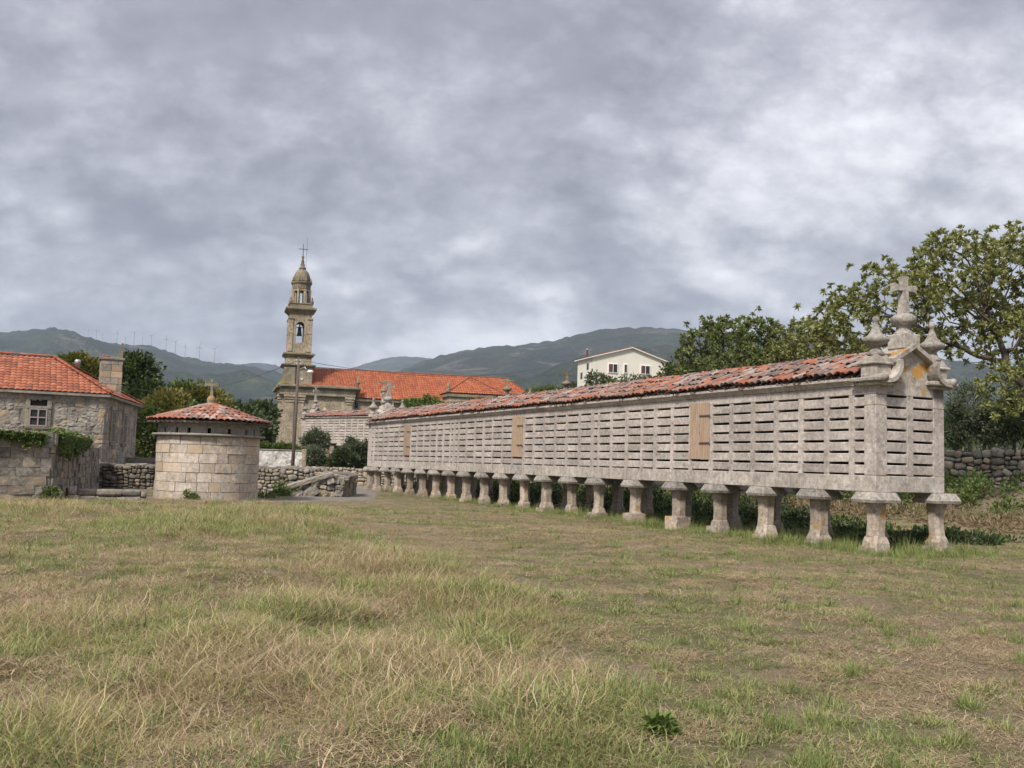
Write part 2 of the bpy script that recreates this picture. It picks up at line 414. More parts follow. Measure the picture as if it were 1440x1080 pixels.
def axis(lo, hi, step, far):
    a = list(np.arange(lo, hi + 1e-6, step)); s = step
    b = []; v = hi
    while v < far: s *= 1.35; v += s; b.append(v)
    s = step; c = []; v = lo
    while v > -far: s *= 1.35; v -= s; c.append(v)
    return np.array(c[::-1] + a + b)
def build_ground():
    xs = np.unique(np.clip(axis(-34, 34, .4, 9000), -5500, 5500)); ys = np.unique(np.clip(axis(-2, 84, .4, 9000), -3000, 7500))
    nx, ny = len(xs), len(ys); V = np.zeros((ny, nx, 3)); D = np.zeros((ny, nx)); P = np.zeros((ny, nx))
    for j, y in enumerate(ys):
        for i, x in enumerate(xs):
            near = abs(x) < 200 and -50 < y < 300
            z = terrain(x, y) if near else (1.5 if y > 80 else 0) 
            if y > 300: z = 1.5
            V[j, i] = (x, y, z)
            if near: D[j, i] = dryness(x, y); P[j, i] = pathmask(x, y)
            else: D[j, i] = .4
    idx = np.arange(nx * ny).reshape(ny, nx)
    Fq = np.stack([idx[:-1, :-1], idx[:-1, 1:], idx[1:, 1:], idx[1:, :-1]], -1).reshape(-1, 4)
    me = np_mesh('ground', V.reshape(-1, 3), Fq, M_ground, {'dry': ('POINT', D.ravel()), 'path': ('POINT', P.ravel())}, True)
    o = bpy.data.objects.new('ground', me); link(o)
    tag(o, 'rough meadow of dry straw and green grass around the stone granary', 'ground', kind='structure')
build_ground()

# ---------------------------------------------------------------- hills
def hillmat(name, c1, c2, c3):
    m, T, b, pos = newmat(name)
    n = T.noise(pos, .0035, 7, .6, .6); n2 = T.noise(pos, .02, 6, .65); n3 = T.noise(pos, .09, 3, .6)
    col = T.mix(T.step(n, .42, .58), c1, c2)
    col = T.mix(T.math('MULTIPLY', T.step(T.noise(T.mapping(pos, loc=(900, 30, 0)), .0055, 7, .66, .8), .54, .62), .9), col, c3)
    col = T.mix(1.0, col, T.ramp(T.math('MULTIPLY', T.math('ADD', n2, n3), .5), [(.38, (.35, .35, .35)), (.5, (1, 1, 1)), (.62, (1.7, 1.7, 1.7))]), 'MULTIPLY')
    T.l.new(col, b.inputs['Base Color']); b.inputs['Roughness'].default_value = 1
    bump(T, b, T.math('ADD', T.math('MULTIPLY', n2, 1.5), n3), 1.0, 14)
    return m
M_hill1 = hillmat('wooded_hillside', (.009, .016, .009), (.026, .038, .018), (.08, .072, .05))
M_hill2 = hillmat('heath_hillside', (.010, .017, .010), (.024, .034, .018), (.085, .072, .054))
def hill(name, prof, D0, D1, Yfoot, mat, label, seed, rough=1.0, gul=1.0):
    """ridge through image-measured bearings at distance D0..D1 (left..right), real terrain sloping down towards the valley"""
    n = 420; m = 60; px = np.linspace(prof[0][0], prof[-1][0], n)
    py = np.interp(px, [a for a, b in prof], [b for a, b in prof])
    k = np.ones(7) / 7; pad = np.pad(py, 3, mode='edge'); py = np.convolve(pad, k, 'valid')
    V = np.zeros((m, n, 3))
    for i in range(n):
        t = i / (n - 1); D = D0 + (D1 - D0) * t + 120 * fbm(t * 6, seed)
        P = at(px[i], py[i], D); r = ray(px[i], py[i])
        for j in range(m):
            q = j / (m - 8.0)              # 1 at ridge, beyond: back slope
            Yj = Yfoot + (D - Yfoot) * q if q <= 1 else D + (q - 1) * 5000
            X, Y = r.x * Yj, Yj
            if q <= 1:
                h = P.z * (q ** 1.25)
                g = fbm(X * .0016, Y * .0016, seed, 5) * .33 + fbm(X * .006, Y * .006, seed, 3) * .07
                h += P.z * g * gul * math.sin(pi * min(1, q)) ** .8 * .62
                lim = EYE + r.z * Yj * (.965 + .035 * q)
                h = min(h, max(lim, 2))
                if q > .9: h += 7 * rough * (fbm(X * .03, Y * .002, seed + 3, 3)) * (q - .9) * 10
            else: h = P.z - (q - 1) * 5000 * .25
            if j == 0: h = -4
            V[j, i] = (X, Y, h)
    idx = np.arange(n * m).reshape(m, n)
    Fq = np.stack([idx[:-1, :-1], idx[:-1, 1:], idx[1:, 1:], idx[1:, :-1]], -1).reshape(-1, 4)
    o = bpy.data.objects.new(name, np_mesh(name, V.reshape(-1, 3), Fq, mat, smooth=True)); link(o)
    tag(o, label, 'hill', kind='structure')
hill('hill', [(250, 512), (330, 513), (345, 511), (365, 510), (390, 514), (420, 522), (470, 524), (487, 519.5), (515, 511), (540, 504), (562, 501), (600, 503), (640, 512), (700, 525), (760, 535)],
     6200, 6600, 2500, M_hill1, 'pale distant hill seen in the dip between the two nearer ridges', 3.1, .7)
hill('hill', [(-420, 500), (-250, 478), (-120, 470), (0, 468), (20, 466), (45, 463), (68, 460.5), (90, 463), (110, 470), (140, 478), (165, 484), (200, 485), (230, 492), (260, 502), (300, 509), (345, 514), (390, 523), (430, 537), (500, 562), (560, 590), (640, 620)],
     4000, 3300, 900, M_hill1, 'wooded ridge on the left crowned by a line of wind turbines', 8.7)
hill('hill', [(380, 612), (450, 575), (500, 545), (560, 522), (600, 506), (640, 495), (680, 487.5), (740, 485), (790, 477), (820, 468), (850, 462.5), (880, 460.5), (930, 461), (960, 464), (985, 468), (1100, 482), (1300, 500), (1440, 522), (1700, 530), (2000, 525)],
     3700, 3000, 800, M_hill2, 'dark heath and forest ridge behind the white house', 21.3)
# closing ring of low hills outside the frame
def wind_turbines():
    xs = [(124, .6), (135, .8), (144, .55), (164, 1), (176, .6), (188, 1), (200, .6), (212.5, .95), (233, 1), (246, 1), (260, .9), (280, 1.05), (301, 1.1)]
    ridge = [(110, 470), (140, 478), (165, 484), (200, 485), (230, 492), (260, 502), (300, 509), (345, 514)]
    tower = MB().lathe([(1.6, -10), (1.5, 0), (.9, 46)], 8).mesh('tower', M_turb)
    nac = MB().box(-1.1, 1.1, -2.6, 2.6, 45.5, 48).mesh('nacelle', M_turb)
    bl = MB().rings([[(-.5, 0, 0), (0, -.25, 0), (.5, 0, 0), (0, .25, 0)], [(-.9, 0, 4), (0, -.2, 4), (.7, 0, 4), (0, .2, 4)], [(-.15, 0, 20), (0, -.1, 20), (.1, 0, 20), (0, .1, 20)]]).mesh('blade', M_turb)
    ords = ['leftmost', 'second from the left', 'third from the left', 'fourth from the left', 'fifth from the left', 'sixth from the left', 'middle', 'sixth from the right', 'fifth from the right', 'fourth from the right', 'third from the right', 'second from the right', 'rightmost']
    for i, (x, s) in enumerate(xs):
        y = np.interp(x, [a for a, b in ridge], [b for a, b in ridge]); D = 3950 - 620 * (x + 420) / 1060 + 40
        P = at(x, y + 1.2, D)
        e = empty('wind_turbine', P, 0, f'{ords[i]} of the thin white wind turbines on the ridge', 'wind turbine', 'wind turbines along the ridge')
        e.scale = (s, s, s)
        inst('tower', tower, e, (0, 0, 0)); inst('nacelle', nac, e, (0, 0, 0))
        a0 = R.random() * 2
        for k in range(3): inst('blade', bl, e, (0, -3, 47), (0, a0 + k * 2 * pi / 3, 0))
wind_turbines()

# ---------------------------------------------------------------- stone generators
def stone_variants(n, mat, round_=.5, jit=.12, sub=3, smooth=True):
    out = []
    for s in range(n):
        rr = random.Random(s * 17 + 3); g = sub
        vs = []; ids = {}
        for i in range(g + 1):
            for j in range(g + 1):
                for k in range(g + 1):
                    if i in (0, g) or j in (0, g) or k in (0, g):
                        p = Vector((i / g - .5, j / g - .5, k / g - .5)) * 2
                        sph = p.normalized() * 1.12
                        q = p.lerp(sph, round_) 
                        q += Vector([rr.uniform(-jit, jit) for _ in range(3)])
                        ids[(i, j, k)] = len(vs); vs.append(q * .5)
        fs = []
        for a in range(g):
            for b in range(g):
                for e in (0, g):
                    q = [ids[(e, a, b)], ids[(e, a + 1, b)], ids[(e, a + 1, b + 1)], ids[(e, a, b + 1)]]; fs.append(q if e else q[::-1])
                    q = [ids[(a, e, b)], ids[(a + 1, e, b)], ids[(a + 1, e, b + 1)], ids[(a, e, b + 1)]]; fs.append(q[::-1] if e else q)
                    q = [ids[(a, b, e)], ids[(a + 1, b, e)], ids[(a + 1, b + 1, e)], ids[(a, b + 1, e)]]; fs.append(q if e else q[::-1])
        out.append(MB().add(vs, fs, smooth=smooth).mesh('stone', mat))
    return out
def with_mat(meshes, mat):
    r = []
    for m in meshes:
        c = m.copy(); c.materials.clear(); c.materials.append(mat); r.append(c)
    return r
ST_round = stone_variants(8, M_rub, .55, .09, 2 + 1)
ST_block = stone_variants(8, M_ash, .08, .035, 2 + 1, False)
def cells(w, h, target, rr, asp=1.5, jit=.32):
    """guillotine split of a w x h rectangle into stone-sized cells"""
    out = []; st = [(0, 0, w, h)]
    while st:
        x, y, a, b = st.pop(); t = target * rr.uniform(.7, 1.45)
        if a <= t * asp and b <= t: out.append((x, y, a, b)); continue
        if a / asp > b:
            s = a * rr.uniform(.5 - jit * .5, .5 + jit * .5); st += [(x, y, s, b), (x + s, y, a - s, b)]
        else:
            s = b * rr.uniform(.5 - jit * .5, .5 + jit * .5); st += [(x, y, a, s), (x, y + s, a, b - s)]
    return out
def courses(w, h, ch, bw, rr):
    out = []; y = 0
    while y < h - ch * .4:
        c = min(ch * rr.uniform(.85, 1.15), h - y)
        if h - y - c < ch * .45: c = h - y
        x = -rr.random() * bw
        while x < w:
            b = bw * rr.uniform(.6, 1.45); x0, x1 = max(0, x), min(w, x + b)
            if x1 - x0 > bw * .2: out.append((x0, y, x1 - x0, c))
            x += b
        y += c
    return out
def stone_wall(root, A, B, zb, zt, thick, layout, meshes, core, seed=1, gap=.02, proud=.05, rot=.06, name='stone', holes=(), both=True, limit=290, coping=None, keep=None, core_in=.05):
    """wall face from A to B; layout(w,h) -> cells. The face looks to the right-hand side of A->B."""
    rr = random.Random(seed); A = Vector(A).to_2d(); B = Vector(B).to_2d(); d = (B - A); L = d.length; d.normalize(); nrm = Vector((d.y, -d.x)); ang = math.atan2(d.y, d.x)
    H = sum(zt(t) - zb(t) for t in (0, .25, .5, .75, 1)) / 5; cs = layout(L, H, rr); res = []
    for (x, y, a, b) in cs:
        t = min(1, max(0, (x + a / 2) / L)); h0, h1 = zb(t), zt(t); k = (h1 - h0) / H
        z0 = h0 + y * k; zz = b * k
        if any(x + a / 2 > hx0 - .02 and x + a / 2 < hx1 + .02 and z0 + zz / 2 > hz0 and z0 + zz / 2 < hz1 for hx0, hx1, hz0, hz1 in holes): continue
        if keep and not keep(x + a / 2, z0 + zz / 2): continue
        res.append((x + a / 2, z0 + zz / 2, a, zz))
    rest = MB()
    for n_, (cx, cz, a, b) in enumerate(res):
        pr = proud * rr.uniform(.3, 1.5); dep = min(thick * .45, max(a, b) * .8)
        cx += rr.uniform(-.06, .06) * a * (rot > .1); cz += rr.uniform(-.07, .07) * b * (rot > .1); c2 = A + d * cx + nrm * (pr - dep / 2)
        me = meshes[rr.randrange(len(meshes))]; kk = rr.uniform(.92, 1.16) if rot > .1 else 1.04; sc = (max(.03, a - gap) * kk, dep, max(.03, b - gap) * kk)
        ro = (rr.uniform(-rot, rot), rr.uniform(-rot, rot) * (2.4 if rot > .1 and .5 < a / b < 2 else 1.0), ang + rr.uniform(-rot, rot))
        if n_ < limit: inst(name, me, root, (c2.x, c2.y, cz), ro, sc)
        else:
            from mathutils import Euler
            M = Matrix.Translation((c2.x, c2.y, cz)) @ Euler(ro).to_matrix().to_4x4() @ Matrix.Diagonal((*sc, 1))
            rest.add([v.co for v in me.vertices], [tuple(p.vertices) for p in me.polygons], M, True)
    if rest.v: rest.build(name, meshes[0].materials[0], root, kind='stuff')
    # core
    n = 24; mb = MB(); vs = []
    for i in range(n + 1):
        t = i / n; p = A + d * (L * t); q = p - nrm * thick; o = nrm * -core_in
        vs += [(p.x + o.x, p.y + o.y, zb(t) - .3), (p.x + o.x, p.y + o.y, zt(t) - .04), (q.x, q.y, zt(t) - .04), (q.x, q.y, zb(t) - .3)]
    fs = []
    for i in range(n):
        for k in range(4): fs.append((i * 4 + k, i * 4 + (k + 1) % 4, i * 4 + 4 + (k + 1) % 4, i * 4 + 4 + k))
    fs += [(3, 2, 1, 0), (n * 4, n * 4 + 1, n * 4 + 2, n * 4 + 3)]
    mb.add(vs, fs); mb.build('wall_core', core, root)
    return res

# ---------------------------------------------------------------- roof tiles
def tile_mesh(L, r, mat, taper=.82, n=5, th=.018, pan=False):
    """half-round clay tile, convex side up (or down for a pan), long axis +y from its lower (front) end"""
    mb = MB(); vs = []; s = -1 if pan else 1
    for (y, k) in ((0, 1.0), (L, taper)):
        for rad in (r * k, r * k - th):
            for i in range(n + 1):
                a = pi * (i / n) * .92 + pi * .04; vs.append((-rad * cos(a), y, s * rad * sin(a) * .82))
    q = n + 1; fs = []
    for i in range(n):
        fs.append((i, i + 1, 2 * q + i + 1, 2 * q + i)); fs.append((q + i, 3 * q + i, 3 * q + i + 1, q + i + 1)); fs.append((i, q + i, q + i + 1, i + 1))
    fs.append((0, 2 * q, 3 * q, q)); fs.append((n, q + n, 3 * q + n, 2 * q + n))
    return mb.add(vs, fs if not pan else [f_[::-1] for f_ in fs], smooth=True).mesh('tile', mat)
class Mass:
    """joined pieces with a per-piece random face attribute"""
    def __init__(s): s.V = []; s.F = []; s.A = []; s.o = 0
    def add(s, me, M, r):
        if not hasattr(me, '_c'): pass
        key = me.name
        if key not in Mass.cache:
            v = np.empty(len(me.vertices) * 3, np.float32); me.vertices.foreach_get('co', v)
            Mass.cache[key] = (v.reshape(-1, 3), [tuple(p.vertices) for p in me.polygons])
        v, fs = Mass.cache[key]; m = np.array(M)
        s.V.append(v @ m[:3, :3].T + m[:3, 3]); s.F += [tuple(i + s.o for i in q) for q in fs]; s.A += [r] * len(fs); s.o += len(v)
    def build(s, name, mat, parent, smooth=True):
        if not s.V: return
        me = bpy.data.meshes.new(name); me.from_pydata(np.concatenate(s.V).tolist(), [], s.F); me.update()
        a = me.attributes.new('rnd', 'FLOAT', 'FACE'); a.data.foreach_set('value', s.A)
        me.polygons.foreach_set('use_smooth', [smooth] * len(me.polygons)); me.materials.append(mat)
        o = bpy.data.objects.new(name, me); link(o, parent); o['kind'] = 'stuff'; return o
Mass.cache = {}
T_new = tile_mesh(.44, .094, M_tn); T_old = tile_mesh(.44, .096, M_to); T_mix = tile_mesh(.50, .112, M_tmix)
T_pan = tile_mesh(.44, .10, M_to, pan=True)
M_pan = tilemat('clay_pan_shaded_mass', [(.09, .06, .05), (.12, .075, .06), (.07, .05, .042), (.10, .075, .065)], True, .3)  # pan clay darkened so the gaps between cover tiles read as shaded

# ---------------------------------------------------------------- the granary
def finial(parent, x, y, z, s=1.0, ball=True):
    o = MB().lathe([(.19, 0), (.20, .05), (.13, .13), (.10, .20), (.13, .24), (.25, .29), (.29, .35), (.27, .41), (.17, .47), (.11, .57), (.07, .68), (.045, .74), (.05, .76), (.075, .80), (.08, .84), (.06, .88), (.02, .905)], 16).build('finial', M_cap, parent, (x, y, z))
    o.scale = (s, s, s); return o
def stone_cross(parent, x, y, z, h=.80, w=.62, mat=None, rz=0, t=.16, name='cross'):
    mat = mat or M_gable; b = MB(); a = t / 2
    b.rings([[(-a * 1.25, -a, 0), (a * 1.25, -a, 0), (a * 1.25, a, 0), (-a * 1.25, a, 0)], [(-a * .9, -a * .8, h * .62), (a * .9, -a * .8, h * .62), (a * .9, a * .8, h * .62), (-a * .9, a * .8, h * .62)]])
    zc = h * .69; hh = h * .075
    b.rings([[(-w / 2, -a * .8, zc - hh * 1.5), (-w / 2, a * .8, zc - hh * 1.5), (-w / 2, a * .8, zc + hh * 1.5), (-w / 2, -a * .8, zc + hh * 1.5)], [(-w * .36, -a * .8, zc - hh), (-w * .36, a * .8, zc - hh), (-w * .36, a * .8, zc + hh), (-w * .36, -a * .8, zc + hh)],
             [(w * .36, -a * .8, zc - hh), (w * .36, a * .8, zc - hh), (w * .36, a * .8, zc + hh), (w * .36, -a * .8, zc + hh)], [(w / 2, -a * .8, zc - hh * 1.5), (w / 2, a * .8, zc - hh * 1.5), (w / 2, a * .8, zc + hh * 1.5), (w / 2, -a * .8, zc + hh * 1.5)]])
    b.rings([[(-a * .85, -a * .8 + .003, zc), (a * .85, -a * .8 + .003, zc), (a * .85, a * .8 - .003, zc), (-a * .85, a * .8 - .003, zc)], [(-a * .85, -a * .8 + .003, h * .88), (a * .85, -a * .8 + .003, h * .88), (a * .85, a * .8 - .003, h * .88), (-a * .85, a * .8 - .003, h * .88)], [(-a * 1.15, -a * .8 + .003, h), (a * 1.15, -a * .8 + .003, h), (a * 1.15, a * .8 - .003, h), (-a * 1.15, a * .8 - .003, h)]])
    return b.build(name, mat, parent, (x, y, z), (0, 0, rz))
def gable_end(root, W, y0, dirn, lift=0.0, crossh=.80):
    """carved gable: plinth blocks with finials, volutes, raking caps, pedestal and cross. dirn=+1: faces -y"""
    g = MB(); M = Matrix.Translation((0, y0, 0)) @ Matrix.Diagonal((1, dirn, 1, 1)); c = W / 2
    Y = lambda a, b: (min(dirn * a, dirn * b) + y0, max(dirn * a, dirn * b) + y0)
    ya, yb = Y(.01, .30)
    poly = [(0.004, 3.19), (W - .004, 3.19), (W - .004, 3.38), (W - .38, 3.41), (W - .48, 3.60), (W - .45, 3.86), (c, 4.15 + lift), (.45, 3.86), (.48, 3.60), (.38, 3.41), (.004, 3.38)]
    g.prism(poly, ya, yb); g.build('gable_wall', M_gable, root)
    # raking caps
    for s in (-1, 1):
        x0, x1 = c + s * .60, c
        dz = 4.24 + lift - 3.86
        cp = MB(); poly = [(x0, 3.83), (x1, 4.17 + lift), (x1, 4.27 + lift), (x0 + s * .02, 3.92)]
        if s > 0: poly = poly[::-1]
        a_, b_ = Y(-.16, .62); cp.prism(poly, a_, b_); cp.build('raking_cap', M_gable, root)
        # corner plinth
        px = .165 if s < 0 else W - .165
        a_, b_ = Y(-.055, .365); yc = (a_ + b_) / 2; h = .21
        MB().box(px - h - .15, px + h + .15, yc - h - .15, yc + h + .15, 3.43, 3.52, ch=.02).build('cornice_slab', M_gable, root)
        MB().box(px - h - .08, px + h + .08, yc - h - .08, yc + h + .08, 3.365, 3.43, ch=.02).build('cornice_slab', M_gable, root)
        MB().box(px - h, px + h, yc - h, yc + h, 3.52, 3.78, ch=.015).build('plinth_block', M_gable, root)
        MB().box(px - h - .05, px + h + .05, yc - h - .05, yc + h + .05, 3.78, 3.84, ch=.02).build('plinth_moulding', M_gable, root)
        MB().rings([[(px - h - .01, yc - h - .01, 3.84), (px + h + .01, yc - h - .01, 3.84), (px + h + .01, yc + h + .01, 3.84), (px - h - .01, yc + h + .01, 3.84)], [(px - .19, yc - .19, 3.91), (px + .19, yc - .19, 3.91), (px + .19, yc + .19, 3.91), (px - .19, yc + .19, 3.91)], [(px - .15, yc - .15, 3.99), (px + .15, yc - .15, 3.99), (px + .15, yc + .15, 3.99), (px - .15, yc + .15, 3.99)]]).build('plinth_cap', M_gable, root)
        finial(root, px, yc, 3.97, .92)
        # volute: C-shaped scroll between rake and plinth
        xc = c + s * .86; zc = 3.80; pts = []
        for i in range(11):
            a = radians(165 + i * 12.5); pts.append((xc + s * cos(a) * .31, zc + sin(a) * .31))
        a_, b_ = Y(-.26, .30); vb = MB(); rs = []
        for (x, z) in pts:
            nx, nz = (x - xc) / .31, (z - zc) / .31
            rs.append([(x, a_, z), (x, b_, z), (x + nx * .085, b_, z + nz * .085), (x + nx * .085, a_, z + nz * .085)])
        vb.rings(rs).build('volute', M_gable, root); MB().tube([(pts[-1][0], min(a_, b_) - .01, pts[-1][1] + .0), (pts[-1][0], max(a_, b_), pts[-1][1])], .085, 12).build('volute_eye', M_gable, root)
        for e in (-1, 0, 1):
            pass
    a_, b_ = Y(-.06, .40); yc = (a_ + b_) / 2; z = 4.16 + lift
    MB().box(c - .23, c + .23, a_, b_, z, z + .32, ch=.02).build('pedestal', M_gable, root)
    MB().lathe([(.22, 0), (.19, .05), (.12, .12), (.13, .16), (.15, .17), (.14, .20), (.22, .24), (.255, .31), (.245, .38), (.17, .44), (.11, .46)], 16).build('pedestal_bulb', M_cap, root, (c, yc, z + .31))
    stone_cross(root, c, yc, z + .745, crossh)

def pillar_mesh(kind, rr):
    """octagonal shaft swelling to a square foot"""
    def ring(h, c, z, ox=0, oy=0):
        return [(-h + c + ox, -h + oy, z), (h - c + ox, -h + oy, z), (h + ox, -h + c + oy, z), (h + ox, h - c + oy, z), (h - c + ox, h + oy, z), (-h + c + ox, h + oy, z), (-h + ox, h - c + oy, z), (-h + ox, -h + c + oy, z)]
    k = rr.uniform(.90, 1.10); j = lambda: rr.uniform(-.014, .014)
    return MB().rings([ring(.19 * k, .02, 0), ring(.187 * k, .03, .16 + rr.uniform(-.04, .05)), ring(.165 * k, .05, .26 + rr.uniform(-.03, .05), j(), j()), ring(.152 * k, .07, .33, j(), j()), ring(.15 * k, .07, .55, j(), j()), ring(.152 * k, .065, .80, j(), j()), ring(.16, .05, .92), ring(.163, .04, 1.0)])
def granary(name, loc, rz, L, W, cols, doors, pillars, label, main=True):
    root = empty(name, loc, rz, label, 'granary')
    z0, s1, dz, sl = 1.2046, 1.5475, .2304, .048
    slit = [s1 + i * dz for i in range(8)]
    rr = random.Random(5)
    # pillars
    caps = [MB().rings([[(-h, -h, 0), (h, -h, 0), (h, h, 0), (-h, h, 0)] if False else [(-h * a, -h * b, z), (h * a, -h * b, z), (h * a, h * b, z), (-h * a, h * b, z)] for (h, z) in ((.33, 0), (.345, .055), (.27, .205))]) for a, b in ((1, .95), (.97, 1), (1.02, 1), (1, 1.02))]
    capm = []
    for c in caps:
        m = c.mesh('capstone', M_cap); capm.append(m)
    for i, u in enumerate(pillars):
        for side, v in ((0, .12), (1, W - .10)):
            big = {4: .30, 5: .26, 3: .16, 6: .16, 8: .12}.get(i, .07 + .05 * rr.random()) if side == 0 else .1
            p = pillar_mesh(i, rr).build('pillar', M_pil, root, (v, u, .0)); p.rotation_euler = (0, 0, rr.uniform(-.05, .05))
            p.location.z = 0
            c = inst('capstone', capm[rr.randrange(4)], p, (0, 0, .998), (0, 0, rr.choice([0, pi / 2, pi, -pi / 2]) + rr.uniform(-.04, .04)))
            w = .185 + big * .2 + rr.uniform(-.02, .03)
            st = ST_block[rr.randrange(8)].copy(); st.materials.clear(); st.materials.append(M_pil)
            ft = inst('footing', st, p, (-.05 if side == 0 else 0, rr.uniform(-.04, .04), big * .5 - .06), (0, 0, rr.uniform(-.2, .2)), (w * 2, w * 1.9, big + .14))
            if big > .2: ft.scale = (.50, .46, big + .14)
    nfar = 0; slm = MB(); slx = 0
    far_sl = MB()
    def block(nm, x0, x1, y0, y1, za, zb_, mat, ch=.012):
        return MB().box(x0, x1, y0, y1, za, zb_, ch=ch).build(nm, mat, root)
    # sill slabs
    y = 0.0; ends = []
    while y < L - .01:
        n = y + rr.uniform(1.35, 2.1)
        if L - n < 1.2: n = L
        ends.append((y, n)); y = n
    for a, b in ends:
        block('sill_stone', 0, .34, a + .004, b - .004, z0 + rr.uniform(-.004, .004), slit[0] - sl / 2 + .012, M_grans, .01)
    MB().box(W - .34, W, 0, L, z0, slit[0], ch=.01).build('rear_sill', M_grans, root)
    MB().box(.345, W - .345, .005, L - .005, z0 + .1, z0 + .2).build('floor_slab', M_mort, root)
    top = slit[7] + sl / 2
    # frieze + eaves moulding
    off = .6
    y = 0.0
    while y < L - .01:
        n = y + rr.uniform(1.6, 2.5)
        if L - n < 1.5: n = L
        block('frieze_stone', .0, .30, y + .003, n - .003, top + .002, 3.372, M_gran, .006)
        if y > .3 or n > .8:
            a, b = max(y, .58), min(n, L - .58)
            MB().prism([(-.03, 3.374), (-.03, 3.40), (-.10, 3.47), (-.13, 3.475), (-.13, 3.53), (.3, 3.53), (.3, 3.374)][::-1], a + .003, b - .003).build('eaves_moulding', M_gran, root)
        y = n
    MB().box(W - .30, W, .01, L - .01, top, 3.372).build('rear_frieze', M_gran, root)
    MB().prism([(W + .03, 3.374), (W + .13, 3.475), (W + .13, 3.53), (W - .3, 3.53), (W - .3, 3.374)], .58, L - .58).build('rear_moulding', M_gran, root)
    # corner posts
    zp0 = slit[0] - sl / 2 + .014
    for (x0, x1) in ((0, .31), (W - .31, W)):
        for (a, b) in ((0, cols[0][0]), (L - .3, L)):
            zz = zp0
            for h in (1.42, 9):
                z1 = min(zz + h, top); 
                if z1 - zz < .05: break
                block('corner_post', x0 - .004 if x0 == 0 else x0, x1, a - .004 if a == 0 else a, b, zz, z1 - .004, M_gran); zz = z1
    # posts between slat columns
    edges = [c for c in cols]
    for (a, b) in zip(edges, edges[1:]):
        block('post', .006 + rr.uniform(-.003, .004), .20, a[1], b[0], zp0, top, M_gran, .004)
    block('post', .006, .20, edges[-1][1], L - .3, zp0, top, M_gran, .008)
    # slats: wedge-shaped, top surface weathered outwards
    smesh = {}
    def slat(parent, ax, p0, p1, za, zb_, x):
        w = p1 - p0 + .03; k = (round(w, 1), ax)
        if k not in smesh:
            h = zb_ - za; poly = [(0.006, 0), (0.0, .006), (0.0, h - .012), (.012, h), (.10, h), (.10, 0)]
            m = MB().prism(poly[::-1], -k[0] / 2, k[0] / 2) if ax == 'y' else MB().prism([(q[0], q[1]) for q in poly][::-1], -k[0] / 2, k[0] / 2)
            smesh[k] = m.mesh('slat', M_gran)
        return smesh[k], k[0]
    limit = 286 if main else 290; cnt = 0
    for ci, (a, b) in enumerate(cols):
        for r_ in range(7):
            if ci in doors and r_ >= 1: continue
            za, zb_ = slit[r_] + sl / 2, slit[r_ + 1] - sl / 2
            me, w = slat(root, 'y', a, b, za, zb_, .02)
            M = (.007 + rr.uniform(-.004, .008), (a + b) / 2, za + rr.uniform(-.004, .004)); sy = (b - a + .02) / w
            if cnt < limit: inst('slat', me, root, M, (rr.uniform(-.006, .006), rr.uniform(-.03, .03), rr.uniform(-.008, .008)), (1, sy, rr.uniform(.955, 1.02)))
            else: far_sl.add([v.co for v in me.vertices], [tuple(p.vertices) for p in me.polygons], Matrix.Translation(M) @ Matrix.Diagonal((1, sy, 1, 1)))
            cnt += 1
    if far_sl.v: far_sl.build('slat', M_gran, root, kind='stuff')
    # near end wall
    midp = (W * .452, W * .545)
    block('post', midp[0], midp[1], .004, .2, zp0, top, M_gran)
    for (a, b) in ((.31, midp[0]), (midp[1], W - .31)):
        for r_ in range(7):
            za, zb_ = slit[r_] + sl / 2, slit[r_ + 1] - sl / 2
            me, w = slat(root, 'y', a, b, za, zb_, .02)
            inst('slat', me, root, ((a + b) / 2, .014 + rr.uniform(-.005, .008), za), (0, 0, -pi / 2 + pi), (1, (b - a + .02) / w, 1))
    block('sill_stone', .345, W - .003, -.002, .3, z0 + .002, slit[0] - sl / 2 + .012, M_grans)
    block('frieze_stone', .31, W - .31, .002, .28, top + .002, 3.188, M_gran, .004)
    # rear and far walls, dark sheets painted as the shade behind the slits
    MB().box(W - .12, W - .02, .3, L - .3, slit[0], top).build('rear_wall', M_gran, root)
    MB().box(.3, W - .3, L - .2, L - .02, z0 + .005, 3.37).build('end_wall', M_gran, root)
    MB().box(.205, .22, .315, L - .3, zp0 - .03, top).build('slit_shade', M_dark, root)
    MB().box(.315, W - .315, .205, .22, zp0 - .03, top).build('slit_shade', M_dark, root)
    # doors
    for ci in doors:
        a, b = cols[ci]; zd0, zd1 = slit[1] + .03, top + .075
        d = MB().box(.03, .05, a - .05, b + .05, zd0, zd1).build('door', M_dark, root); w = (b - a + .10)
        cuts = [0, .56, 1.0] if main else [0, .5, 1]
        for i in range(2):
            p0, p1 = a - .05 + w * (1 - cuts[i + 1]), a - .05 + w * (1 - cuts[i])
            MB().box(-.028, .028, p0 + .003, p1 - .003, zd0 + (.0 if i else .01), zd1 - (.004 if i else .0), ch=.005).build('plank', M_wood, d)
        for zz in (zd0 + .40, zd1 - .36):
            MB().box(-.052, -.030, a - .10, a + w * .42, zz, zz + .045, ch=.006).build('hinge_strap', M_pole, d)
    # gables
    gable_end(root, W, 0, 1)
    gable_end(root, W, L, -1, 0.0 if main else .25, .80 if main else 1.25)
    # roof
    xe, ze, xr, zr = -.17, 3.555, W / 2, 4.10
    run = math.hypot(xr - xe, zr - ze); pit = math.atan2(zr - ze, xr - xe); rows = 4; step = (run - .05) / rows
    y0r, y1r = .40, L - .40
